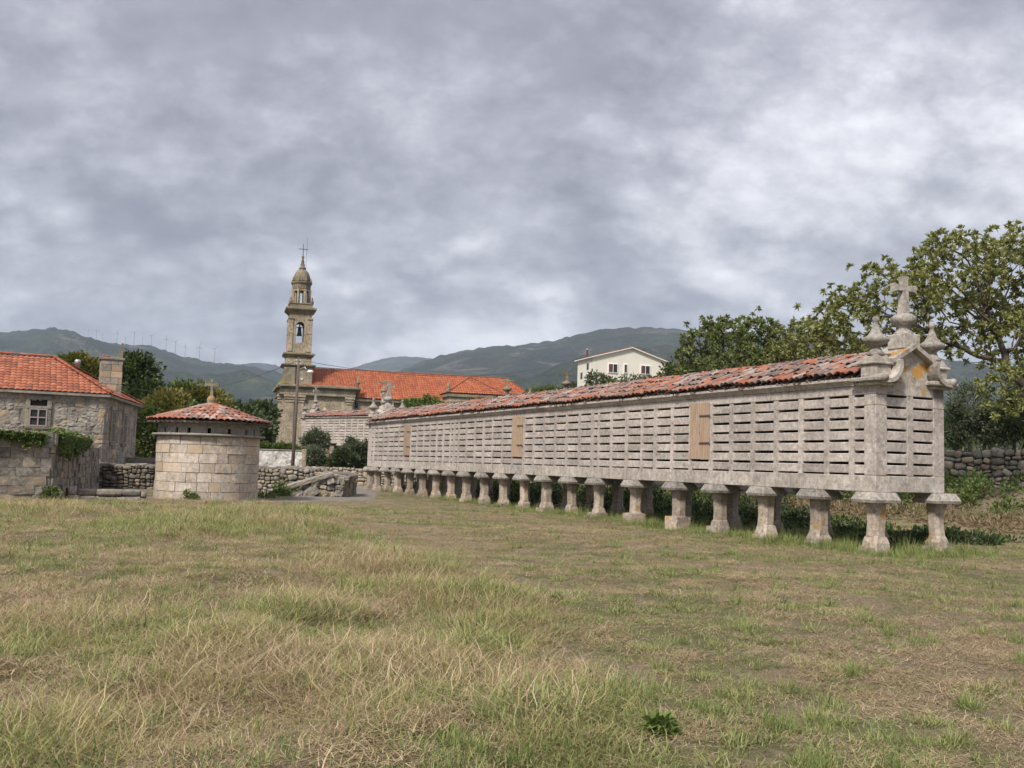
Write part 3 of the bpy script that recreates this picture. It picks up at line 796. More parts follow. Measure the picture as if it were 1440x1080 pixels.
    for sgn in (1, -1):
        bx = xe if sgn > 0 else W - xe
        MB().prism([(bx + sgn * .08, ze - .02), (bx + sgn * .08, ze - .002), (xr, zr - .03), (xr, zr - .08)][:: (1 if sgn < 0 else -1)], y0r, y1r).build('roof_deck', M_dark, root)
    n = int((y1r - y0r) / .192); tm = Mass(); tn = Mass(); tp = Mass(); cnt = 0; rt = random.Random(11)
    for i in range(n):
        yy = y0r + .11 + (y1r - y0r - .2) * i / (n - 1)
        for sgn in ((1, -1)):
            Rb = Matrix.Rotation(-pi / 2, 4, 'Z') if sgn > 0 else Matrix.Rotation(pi / 2, 4, 'Z')
            for r_ in range(rows):
                s = r_ * step; jx = rt.uniform(-.035, .03)
                x = (xe + (s + jx) * cos(pit)) if sgn > 0 else (W - xe - (s + jx) * cos(pit)); z = ze + (s + jx) * sin(pit) + .045 + rt.uniform(-.014, .024) + .018 * sin(i * .37 + r_)
                yaw = rt.uniform(-.16, .16) + (.35 * rt.choice((-1, 1)) if rt.random() < .06 and r_ else 0)
                Rm = Matrix.Rotation(yaw, 4, 'Z') @ Rb @ Matrix.Rotation(pit + rt.uniform(-.05, .02) - .03, 4, 'X') @ Matrix.Rotation(rt.uniform(-.12, .12), 4, 'Y')
                M = Matrix.Translation((x, yy + rt.uniform(-.02, .02), z)) @ Rm
                isnew = rt.random() < (.62, .17, .10, .06)[r_]
                if sgn > 0 and cnt < (288 if main else 0):
                    o = bpy.data.objects.new('roof_tile', T_new if isnew else T_old); COL.objects.link(o); o.parent = root; o.matrix_local = M; cnt += 1
                else: (tn if isnew else tm).add(T_new if isnew else T_old, M, rt.random())
                if sgn > 0:
                    Mp = Matrix.Translation((x + .03, yy + .096, z - .05 + .02 * rt.random())) @ Rb @ Matrix.Rotation(pit - .02, 4, 'X')
                    tp.add(T_pan, Mp, rt.random())
    tn.build('roof_tile', M_tna, root); tm.build('roof_tile', M_toa, root); tp.build('pan_tile', M_pan, root)
    k = int((y1r - y0r) / .36); rm = Mass()
    for i in range(k):
        M = Matrix.Translation((xr + rt.uniform(-.02, .02), y0r + i * .362, zr + .015 + rt.uniform(-.01, .02))) @ Matrix.Rotation(rt.uniform(-.06, .06), 4, 'Z') @ Matrix.Rotation(.03, 4, 'X') @ Matrix.Diagonal((1.25, .95, 1.15, 1))
        o = inst('ridge_tile', T_old, root, (0, 0, 0)); o.matrix_local = M
    return root
COLS = [(0.314, 0.59), (0.744, 1.31), (1.463, 2.103), (2.261, 2.914), (3.076, 3.742), (3.887, 4.544), (4.698, 5.345), (5.506, 6.216), (6.365, 7.057), (7.188, 7.838), (8.005, 8.54), (8.653, 9.322), (9.475, 10.185), (10.319, 10.929), (11.044, 11.279), (11.462, 12.094), (12.249, 12.95), (13.093, 13.73), (13.88, 14.547), (14.678, 15.309), (15.457, 16.07), (16.184, 17.096), (17.15, 17.915), (18.04, 18.809), (18.913, 19.607), (19.812, 20.453), (20.623, 21.326), (21.481, 22.159), (22.321, 22.592), (22.828, 23.082), (23.226, 23.812), (24.044, 24.635), (24.807, 25.479), (25.631, 26.318), (26.41, 27.159), (27.312, 28.03), (28.129, 29.036), (29.087, 29.7), (29.869, 30.513), (30.622, 31.318), (31.51, 32.103), (32.311, 32.97), (33.138, 33.621), (33.891, 34.151)]
COLS = [(a if i == 0 else a - .0, b) for i, (a, b) in enumerate(COLS)]
COLS[21] = (16.27, 17.0); COLS[36] = (28.2, 28.92)
US = [0.12, 1.72, 3.43, 5.16, 6.9, 9.0, 11.06, 12.76, 14.5, 16.2, 17.93, 19.68, 21.44, 23.12, 24.86, 26.54, 28.25, 29.98, 31.62, 33.3, 34.5]
granary('granary', (GX, GY, 0), GA, GL, GW, COLS, (7, 21, 36), US, 'very long raised stone granary with slatted walls, three pine doors and a tiled roof')
c2 = [(.35 + i * .80, .35 + i * .80 + .66) for i in range(11)]
P2 = at(524, 588, 82)
granary('granary', (P2.x, P2.y, 1.72), radians(50), 9.5, 2.6, c2, (), [.3, 2.1, 4.0, 5.9, 7.6, 9.2], 'short slatted granary standing behind bushes beside the church wall', main=False)

# ---------------------------------------------------------------- dovecote
def dovecote():
    cx, cy, r = at(293, 640, 34.6).x, 34.6, 1.76
    root = empty('dovecote', (cx, cy, 0), 0, 'round pale stone dovecote with a conical tiled roof and a small stone cross on top', 'dovecote')
    MB().lathe([(r - .05, -.3), (r - .05, 2.25)], 64).build('wall_core', M_mort, root)
    rr = random.Random(4); H = [0, .30, .62, .95, 1.27, 1.60, 1.90, 2.19]; cnt = 0
    for k, (z0, z1) in enumerate(zip(H, H[1:])):
        n = 18 if k < 6 else 20; ws = [rr.uniform(.62, 1.4) for _ in range(n)]; tot = sum(ws); a = rr.random() * 6
        for w in ws:
            da = w / tot * 2 * pi; g = .004 / r; b = MB(); rs = []; m = 4; ro = r + rr.uniform(-.012, .016)
            vs = []; fs = []
            for i in range(m + 1):
                t = a + g + (da - 2 * g) * i / m; c, s = cos(t), sin(t); e = .007
                ec = (e / r if i == 0 else -e / r if i == m else 0); c2_, s2_ = cos(t + ec), sin(t + ec)
                vs += [(c * (r - .06), s * (r - .06), z0 + .005), (c * (ro - e), s * (ro - e), z0 + .006), (c2_ * ro, s2_ * ro, z0 + .006 + e), (c2_ * ro, s2_ * ro, z1 - .006 - e), (c * (ro - e), s * (ro - e), z1 - .006), (c * (r - .06), s * (r - .06), z1 - .005)]
            for i in range(m):
                for q in range(5): fs.append((i * 6 + q, i * 6 + 6 + q, i * 6 + 7 + q, i * 6 + 1 + q))
            fs += [(0, 1, 2, 3, 4, 5), tuple(m * 6 + q for q in (5, 4, 3, 2, 1, 0))]
            b.add(vs, fs); b.build('ashlar_block', M_dove, root); a += da; cnt += 1
    MB().lathe([(r - .02, 2.19), (1.92, 2.20), (1.94, 2.225), (1.94, 2.27), (1.90, 2.285), (r - .2, 2.287)], 64).build('landing_ledge', M_mort, root)
    # drum with pigeon holes: stones between holes
    drum = MB(); rd = 1.74; n = 96; z0, z1, z2 = 2.287, 2.325, 2.43
    holes = {int((a % 360) / 360 * n) for a in (-30, -52, -74, -94, -111, -128, -144, -160, -14, 8, 30, 60, 90, 120, 150)}
    drum.lathe([(rd - .1, z2 + .04), (rd, z2 + .04), (rd, 2.64), (rd - .1, 2.64)], 96, smooth=False)
    for i in range(n):
        if i in holes: continue
        t0, t1 = 2 * pi * i / n, 2 * pi * (i + 1) / n
        vs = [(rr_ * cos(t), rr_ * sin(t), z) for z in (z0, z2 + .041) for rr_, t in ((rd, t0), (rd, t1), (rd - .1, t1), (rd - .1, t0))]
        drum.add(vs, [(0, 3, 2, 1), (4, 5, 6, 7), (0, 1, 5, 4), (1, 2, 6, 5), (2, 3, 7, 6), (3, 0, 4, 7)])
    drum.build('drum_wall', M_mort, root)
    MB().lathe([(rd - .35, z0), (rd - .35, 2.62)], 32).build('hole_shade', M_dark, root)  # dark cylinder painted as the shade inside the pigeon holes
    MB().lathe([(rd - .05, 2.64), (2.03, 2.645), (2.05, 2.70), (1.9, 2.72)], 64).build('eaves_slab', M_mort, root)
    re, ze, zt = 2.14, 2.70, 3.36; cone = math.atan2(zt - ze, re); run = math.hypot(re, zt - ze)
    MB().lathe([(2.0, ze + .0), (.10, zt - .03), (.01, zt - .02)], 48).build('roof_cone', M_mortd, root)
    counts = [62, 52, 42, 33, 22, 12]; step = (run - .12) / len(counts); pans = Mass()
    for k, n in enumerate(counts):
        s = k * step
        for i in range(n):
            t = 2 * pi * (i + .5 * (k % 2)) / n + rr.uniform(-.012, .012); rad = re - (s + rr.uniform(-.03, .03)) * cos(cone)
            Rm = Matrix.Rotation(t + pi / 2, 4, 'Z') @ Matrix.Rotation(cone - .02 + rr.uniform(-.04, .02), 4, 'X') @ Matrix.Rotation(rr.uniform(-.1, .1), 4, 'Y')
            wd = min(1.05, 2 * pi * max(rad - .15, .1) / n / .19)
            M = Matrix.Translation((rad * cos(t), rad * sin(t), ze + (s) * sin(cone) + .03 + rr.uniform(0, .02))) @ Rm @ Matrix.Diagonal((max(wd, .75), 1, .85, 1))
            o = bpy.data.objects.new('roof_tile', T_mix); COL.objects.link(o); o.parent = root; o.matrix_local = M
            if k < 4:
                t += pi / n; M = Matrix.Translation(((rad - .02) * cos(t), (rad - .02) * sin(t), ze + s * sin(cone) + .0)) @ Matrix.Rotation(t + pi / 2, 4, 'Z') @ Matrix.Rotation(cone, 4, 'X')
                pans.add(T_pan, M, rr.random())
    pans.build('pan_tile', M_pan, root)
    MB().lathe([(.20, 3.30), (.17, 3.40), (.14, 3.44), (.16, 3.50), (.15, 3.58), (.09, 3.66), (.05, 3.68)], 14).build('cross_base', M_churchg, root)
    stone_cross(root, 0, 0, 3.64, .64, .50, M_churchg, 0, .09)
dovecote()

# ---------------------------------------------------------------- old walls
rub_l = lambda tgt, asp=1.5: (lambda w, h, rr: cells(w, h, tgt, rr, asp))
cr_l = lambda ch, bw: (lambda w, h, rr: courses(w, h, ch, bw, rr))
Bash = ST_block; Brub = ST_round; Bhouse = with_mat(stone_variants(6, M_house, .4, .11, 3, False), M_house); Bdark = with_mat(ST_round, M_rubd)
# big ashlar wall far left, its receding return and the low row of blocks
w = empty('ruined_wall', (0, 0, 0), 0, 'massive grey ashlar wall with ivy hanging over its top at the left edge', 'wall')
P0, P1 = Vector((-19.2, 26.4)), Vector((-14.0, 29.7))
stone_wall(w, P0, P1, lambda t: -.05, lambda t: 1.98 + .12 * t + .05 * sin(t * 9), .8, cr_l(.29, .50), Bash, M_mortd, 31, .012, .035, .03)
P2_ = Vector((-17.6, 41.6))
stone_wall(w, P1, P2_, lambda t: -.05, lambda t: 2.08 - .35 * t + .05 * sin(t * 20), .8, rub_l(.42, 1.6), Bash, M_mortd, 32, .02, .06, .05)
w = empty('low_wall', (0, 0, 0), 0, 'knee-high course of loose grey blocks running from the ashlar wall to the dovecote', 'wall')
A, B = at(95, 704, 30.6).to_2d(), at(206, 704, 31.9).to_2d()
stone_wall(w, A, B, lambda t: -.06, lambda t: .42 - .10 * t + .03 * sin(t * 25), .5, cr_l(.21, .55), with_mat(stone_variants(6, M_ash, .35, .06), M_rub), M_mortd, 33, .015, .05, .08)
# long dark drystone wall behind the dovecote
w = empty('drystone_wall', (0, 0, 0), 0, 'dark rubble wall crossing behind the dovecote', 'wall')
A, B = at(128, 655, 42), at(462, 658, 43.2)
zt_ = lambda t: 1.0 + .1 * t + .03 * sin(t * 40)
stone_wall(w, A, (A.lerp(B, .5)), lambda t: -.05, lambda t: zt_(t * .5), .6, rub_l(.23, 1.35), Bdark, M_mortd, 34, .02, .06, .15, coping=True)
stone_wall(w, (A.lerp(B, .5)), B, lambda t: -.05, lambda t: zt_(.5 + t * .5), .6, rub_l(.25, 1.35), with_mat(ST_round, M_rub), M_mortd, 35, .02, .06, .15, limit=250)
for i in range(22):
    t = (i + .5) / 22; p = A.lerp(B, t); a = math.atan2(B.y - A.y, B.x - A.x)
    inst('coping_stone', with_mat([Bash[i % 8]], M_mort)[0] if i < 0 else Bash[i % 8], w, (p.x, p.y + .25, zt_(t) + .02), (R.uniform(-.04, .04), R.uniform(-.03, .03), a), (.50 + R.uniform(-.05, .03), .55, .10))
# stair flank with slanting coping
w = empty('stone_stair', (0, 0, 0), 0, 'collapsed stone stair flank with slanting slabs to the right of the dovecote', 'stair')
A, B = at(378, 702, 39.2).to_2d(), at(482, 700, 40.6).to_2d()
LL = (B - A).length
ztr = lambda t: .10 + (.80 - .10) * min(1, t / .74) if t < .74 else .80 - .04 * (t - .74)
stone_wall(w, A, B, lambda t: -.05, ztr, .7, rub_l(.27, 1.9), with_mat(stone_variants(6, M_ash, .22, .13, 3, False), M_rub), M_mortd, 36, .015, .09, .22)
for i in range(5):
    t = .03 + .155 * i; p = A.lerp(B, t + .07); a = math.atan2(B.y - A.y, B.x - A.x)
    inst('coping_slab', Bash[i % 8], w, (p.x, p.y + .18, ztr(t + .07) + .05), (.02, -.30 + R.uniform(-.04, .04), a + R.uniform(-.05, .05)), (.68, .62, .16))
for i, (fx, fy, fz, sc_, tilt) in enumerate(((.74, .5, .86, (.9, .8, .15), .10), (.93, .55, .80, (.75, .9, .16), .16), (.80, 1.3, .93, (1.0, .8, .14), .06), (.97, 1.5, .90, (.8, .9, .15), .05))):
    p = A.lerp(B, fx); inst('top_slab', Bash[i + 1], w, (p.x, p.y + fy, fz), (.06, tilt, .1 * i), sc_)
E_ = Vector((B.x, B.y + 3.2))
stone_wall(w, B, E_, lambda t: -.05, lambda t: .78 + .25 * t, .5, rub_l(.4, 1.8), with_mat(ST_block, M_rub), M_mortd, 37, .02, .05, .08)
# further walls
w = empty('field_wall', (0, 0, 0), 0, 'low pale rubble wall beyond the gravel track, below the short granary', 'wall')
A, B = at(430, 656, 61), at(620, 660, 62)
stone_wall(w, A, B, lambda t: -.1, lambda t: 1.03 + .03 * sin(t * 30), .5, rub_l(.30, 1.4), with_mat(ST_round, M_house), M_mort, 38, .03, .05, .15, limit=250)
w = empty('boundary_wall', (0, 0, 0), 0, 'smooth grey wall seen between the stone house and the dovecote', 'wall')
A, B = at(150, 643, 51), at(235, 644, 51)
stone_wall(w, A, B, lambda t: 0, lambda t: 1.33, .4, cr_l(.4, .9), with_mat(ST_block, M_mort), M_mort, 39, .015, .02, .02)
w = empty('whitewashed_wall', (0, 0, 0), 0, 'peeling white plastered wall right of the dovecote behind the utility pole', 'wall')
A, B = at(355, 633, 50), at(428, 634, 50.6)
pn = (B - A); a = math.atan2(pn.y, pn.x)
MB().box(0, pn.xy.length, 0, .35, -.2, 1.90, ch=.03).build('plaster_panel', M_whitew, w, (A.x, A.y, 0), (0, 0, a))
MB().box(-.02, pn.xy.length + .02, -.04, .39, 1.902, 1.96, ch=.02).build('coping', M_mort, w, (A.x, A.y, 0), (0, 0, a))
MB().box(pn.xy.length - .12, pn.xy.length + .12, -.06, .42, -.2, 2.0, ch=.03).build('gate_pier', M_church, w, (A.x, A.y, 0), (0, 0, a))

# right-hand drystone wall on its bank
w = empty('drystone_wall', (0, 0, 0), 0, 'rounded-boulder drystone wall on the grassy bank under the trees at right', 'wall')
A, B = Vector((13.2, 47.0)), Vector((26.5, 35.4))
L_ = (B - A).length
def zbr(t):
    p = A.lerp(B, t); return terrain(p.x, p.y) - .05
stone_wall(w, A, B, zbr, lambda t: 2.74 + .07 * sin(t * 23) + .03 * sin(t * 61), .7, rub_l(.40, 1.35), with_mat(stone_variants(8, M_rub, .62, .09), M_rub), M_mortd, 40, .03, .12, .25, limit=295)

# ---------------------------------------------------------------- stone farmhouse at left
def tiled_slope(parent, quad, mat, col_w, row_l, rr, name='roof_tiles', amp=.04, Lrow=None):
    """corrugated clay roof on a planar polygon. quad: eaveA, eaveB, ridgeB, ridgeA; built as tiles rows with lips"""
    eA, eB, rB, rA = [Vector(q) for q in quad]; ux = (eB - eA).normalized(); n = ux.cross((rA + rB) / 2 - (eA + eB) / 2).normalized()
    if n.z < 0: n = -n
    up = n.cross(ux) if n.cross(ux).z > 0 else -n.cross(ux)
    H = (rA - eA).dot(up); W = (eB - eA).length; a0 = (rA - eA).dot(ux); b0 = (rB - eA).dot(ux)
    nr = max(1, int(H / row_l)); sub = 4; V = []; Fq = []; At = []
    for r_ in range(nr):
        s0, s1 = H * r_ / nr, H * (r_ + 1) / nr
        def lim(s): return a0 * s / H, W + (b0 - W) * s / H
        c0, c1 = int(math.floor(lim(s0)[0] / col_w)), int(math.ceil(lim(s0)[1] / col_w))
        for c in range(c0, c1):
            x0, x1 = c * col_w, (c + 1) * col_w
            l0, h0 = lim(s0); l1, h1 = lim(s1)
            if x1 < l0 or x0 > h0: continue
            rv = rr.random(); base = len(V)
            for (s, lf, lo, hi) in ((s0, amp * .55, l0, h0), (s1 + .02, 0.0, l1, h1)):
                for k in range(sub + 1):
                    x = min(max(x0 + (x1 - x0) * k / sub, lo), max(hi, lo)); z = amp * (sin(pi * k / sub) ** .8) + lf
                    V.append(tuple(eA + ux * x + up * s + n * z))
            for k in range(sub):
                Fq.append((base + k, base + k + 1, base + sub + 2 + k, base + sub + 1 + k)); At.append(rv)
    me = bpy.data.meshes.new(name); me.from_pydata(V, [], Fq); me.update()
    a = me.attributes.new('rnd', 'FLOAT', 'FACE'); a.data.foreach_set('value', At); me.materials.append(mat)
    me.polygons.foreach_set('use_smooth', [True] * len(me.polygons))
    o = bpy.data.objects.new(name, me); link(o, parent); o['kind'] = 'stuff'; return o
def ridge_line(parent, A, B, mat_mesh, spacing=.4, sc=1.2):
    A, B = Vector(A), Vector(B); d = B - A; n = max(1, int(d.length / spacing)); q = d.to_track_quat('Y', 'Z').to_matrix().to_4x4(); ms = Mass()
    for i in range(n): ms.add(T_old, Matrix.Translation(A + d * (i / n)) @ q @ Matrix.Diagonal((sc, spacing / .4, sc, 1)), R.random())
    return ms.build('ridge_tiles', mat_mesh, parent)
def framed_window(parent, M, w, h, mull=1, frame=M_frame, depth=.12, pane_mat=M_glass, transom=None, name='window'):
    """window in local x (width), z (height), facing -y"""
    fb = MB(); t = .06
    for (a, b, c, d) in ((-w / 2, w / 2, 0, t), (-w / 2, w / 2, h - t, h), (-w / 2, -w / 2 + t, t, h - t), (w / 2 - t, w / 2, t, h - t)): fb.box(a, b, depth - .05, depth, c, d)
    o = bpy.data.objects.new(name, fb.mesh(name, frame)); COL.objects.link(o); o.parent = parent; o.matrix_local = M
    for i in range(mull):
        x = -w / 2 + w * (i + 1) / (mull + 1); MB().box(x - .03, x + .03, depth - .055, depth - .002, t, h - t).build('mullion', frame, o)
    if transom: MB().box(-w / 2 + t, w / 2 - t, depth - .058, depth - .004, h * transom - .025, h * transom + .025).build('transom', frame, o)
    for i in range(mull + 1):
        a, b = -w / 2 + w * i / (mull + 1) + .02, -w / 2 + w * (i + 1) / (mull + 1) - .02
        MB().box(a, b, depth + .003, depth + .012, .02, h - .02).build('pane', pane_mat, o)
    return o
def house():
    ez = 4.2; C0, C1, C2 = Vector((-22.62, 42.69)), Vector((-18.74, 44.61)), Vector((-20.75, 53.73))
    t = (C0 - C1).normalized(); s = (C2 - C1).normalized()
    Lf, Ls = 13.0, (C2 - C1).length; C0 = C1 + t * Lf; C3 = C0 + s * Ls
    root = empty('stone_house', (0, 0, 0), 0, 'rubble stone farmhouse with an orange tiled hipped roof and tall chimney at left', 'house')
    # window holes measured along wall from C0 to C1
    xw = (at(53.5, 585, 43.6).to_2d() - C0).dot(-t); holes = [(xw - .50, xw + .50, 2.55, 3.87)]
    stone_wall(root, C0, C1, lambda q: 0, lambda q: ez - .08, .5, lambda w, h, rr: cells(w, h, .33, rr, 1.5), Bhouse, M_mort, 50, .0, .012, .16, core_in=.012, holes=holes, keep=lambda x, z: x > Lf - 6.2 and z > 1.2, limit=298)
    # side wall: quoins and slabs, seen at a steep angle
    sd_ = (C2 - C1); L = sd_.length
    w1, w2 = 1.95, 5.2
    hs = [(w1 - .55, w1 + .55, 2.0, 3.6), (w2 - .55, w2 + .55, 2.0, 3.6)]
    stone_wall(root, C1, C2, lambda q: 0, lambda q: ez - .08, .5, lambda w, h, rr: cells(w, h, .50, rr, 1.7), Bhouse, M_mort, 51, .0, .012, .12, core_in=.012, holes=hs, limit=200)
    ra = math.atan2(-t.y, -t.x); nf = Vector((-t.y, t.x)); 
    Mf = Matrix.Translation((*(C0 - t * xw), 0)) @ Matrix.Rotation(ra, 4, 'Z')
    M1 = Mf @ Matrix.Translation((0, -.10, 2.62)); 
    MB().box(-.50, .50, -.02, .1, 2.5, 3.9, ch=.0).build('opening', M_dark, root).matrix_local = Mf @ Matrix.Translation((0, -.0, 0)) @ Matrix.Translation((0, .03, 0))
    framed_window(root, M1, .74, .80, 1, M_frame, .06, M_glass, .5)
    for nm, bx in (('lintel', (-.52, .52, -.10, .12, 3.42, 3.53)), ('lintel', (-.50, .50, -.07, .12, 3.82, 4.0)), ('jamb_stone', (-.53, -.37, -.07, .12, 2.6, 3.42)), ('jamb_stone', (.37, .53, -.07, .12, 2.6, 3.42)), ('jamb_stone', (-.53, -.34, -.07, .12, 3.53, 3.82)), ('jamb_stone', (.34, .53, -.07, .12, 3.53, 3.82)), ('window_sill', (-.52, .52, -.09, .12, 2.50, 2.6))):
        MB().box(*bx, ch=.012).build(nm, M_ash if nm != 'lintel' else M_mort, root).matrix_local = Mf
    rs_ = math.atan2(s.y, s.x)
    for wv in (w1, w2):
        Ms = Matrix.Translation((*(C1 + s * wv), 0)) @ Matrix.Rotation(rs_, 4, 'Z')
        MB().box(-.40, .40, -.045, .2, 2.0, 3.55).build('opening', M_dark, root).matrix_local = Ms
        framed_window(root, Ms @ Matrix.Translation((0, -.12, 2.02)), .74, 1.5, 1, M_frame, .06, M_glass, .6)
        for bx in ((-.62, .62, -.11, .12, 3.55, 3.75), (-.60, -.42, -.09, .12, 2.0, 3.55), (.42, .60, -.09, .12, 2.0, 3.55), (-.55, .55, -.11, .12, 1.88, 2.0)):
            MB().box(*bx, ch=.012).build('jamb_stone', M_ash, root).matrix_local = Ms
    # eaves cornice + roof
    ov = .28; E0, E1, E2, E3 = [Vector((*q, ez)) for q in (C0 + (-s) * ov + t * ov, C1 - s * ov - t * ov, C2 + s * ov - t * ov, C3 + s * ov + t * ov)]
    mid = Ls / 2; hx = C1 + s * mid + t * 3.3; zr = 6.12
    h1 = Vector((*hx, zr)); h0 = Vector((*(C0 + s * mid - t * 3.3), zr))
    rr = random.Random(8)
    for i, (a, b) in enumerate(((E0, E1), (E1, E2), (E2, E3), (E3, E0))):
        d = (b - a); m = Matrix.Translation(a) @ Matrix.Rotation(math.atan2(d.y, d.x), 4, 'Z')
        MB().box(0, d.length, .02, .35, -.12, -.002).build('eaves_course', M_mort, root).matrix_local = m
    tiled_slope(root, (E0, E1, h1, h0), M_roof, .24, .38, rr)
    tiled_slope(root, (E1, E2, h1, h1), M_roof, .24, .38, rr)
    tiled_slope(root, (E2, E3, h0, h1), M_roof, .3, .5, rr); tiled_slope(root, (E3, E0, h0, h0), M_roof, .3, .5, rr)
    up = Vector((0, 0, .06))
    for a, b in ((E1, h1), (E2, h1), (h0, h1), (E0, h0)): ridge_line(root, a + up, b + up, M_roof, .36, 1.25)
    # chimney
    p = at(155.5, 530, 49.2); z1 = at(150, 507, 49.2).z
    ch = MB().box(-.52, .52, -.45, .45, 3.0, z1, ch=.02).build('chimney', M_mort, root, (p.x, p.y, 0), (0, 0, ra))
    for zz in np.arange(4.0, z1 - .1, .33):
        xx = -.52
        while xx < .5:
            wd = min(R.uniform(.28, .55), .52 - xx); 
            if wd > .08: MB().box(xx + .01, xx + wd - .01, -.475, -.452, zz + .01, zz + .32, ch=.008).build('stone', M_house, ch)
            xx += wd
    MB().box(-.60, .60, -.53, .53, z1, z1 + .12, ch=.02).build('cap', M_ash, ch)
    MB().rings([[(.25, -.15, z1 + .12), (.52, -.15, z1 + .12), (.52, .15, z1 + .12), (.25, .15, z1 + .12)], [(.36, -.1, z1 + .5), (.50, -.1, z1 + .5), (.50, .1, z1 + .5), (.36, .1, z1 + .5)], [(.42, -.09, z1 + .93), (.52, -.09, z1 + .93), (.52, .09, z1 + .93), (.42, .09, z1 + .93)]]).build('pinnacle', M_churchg, ch)
    MB().box(-.46, -.1, -.3, .3, z1 + .12, z1 + .24, ch=.03).build('cap', M_roof, ch)
    q = at(108.5, 520, 51); MB().lathe([(.12, 4.6), (.12, q.z + .30), (.15, q.z + .31), (.15, q.z + .5), (.08, q.z + .55)], 12).build('flue', M_metal, root, (q.x, q.y, 0))
house()

# ---------------------------------------------------------------- utility pole
def pole():
    b_, t_ = at(411, 664, 48.3), at(420.5, 503, 48.3)
    root = empty('utility_pole', (b_.x, b_.y, 0), 0, 'leaning wooden utility pole with a white street lamp in front of the church', 'utility pole')
    d = t_ - b_; base = b_ - d * ((b_.z + .3) / d.z)
    o = Vector((b_.x, b_.y, 0))
    MB().tube([base - o, base.lerp(t_, .5) - o, t_ - o], [.10, .085, .065], 10).build('post', M_pole, root)
    L = at(436.5, 522.5, 48.1) - o; m = at(420.5, 520, 48.3) - o
    MB().tube([m, (m + L) / 2 + Vector((0, 0, .18)), L + Vector((-.2, 0, .08))], .03, 6).build('lamp_arm', M_metal, root)
    MB().lathe([(.01, .08), (.10, .07), (.16, 0), (.13, -.07), (.04, -.10)][::-1], 14).build('lamp_head', M_trim, root, L)
    m2 = at(425, 534, 48.2) - o; MB().lathe([(.02, .07), (.06, .04), (.06, -.05), (.02, -.07)][::-1], 10).build('insulator', M_metal, root, m2)
    MB().tube([at(421, 533, 48.3) - o, m2], .025, 5).build('bracket', M_metal, root)
    for zo in (.12, .3): MB().box(-.14, .14, -.05, .05, -.04, .04).build('crossbar', M_metal, root, t_ - o - Vector((0, 0, zo)))
    tp = t_ - Vector((0, 0, .12))
    def wire(name, a, b, sag, label):
        pts = [a.lerp(b, i / 14) - Vector((0, 0, sag * 4 * (i / 14) * (1 - i / 14))) for i in range(15)]
        w_ = MB().tube(pts, .012, 5).build(name, M_cable, None); tag(w_, label, 'cable', 'overhead cables at the utility pole')
    wire('overhead_cable', tp, at(185, 545, 77), .9, 'thin overhead cable running left from the utility pole into the dark tree')
    wire('overhead_cable', tp, at(760, 518, 74), .7, 'thin overhead cable running right from the utility pole past the church roof')
pole()

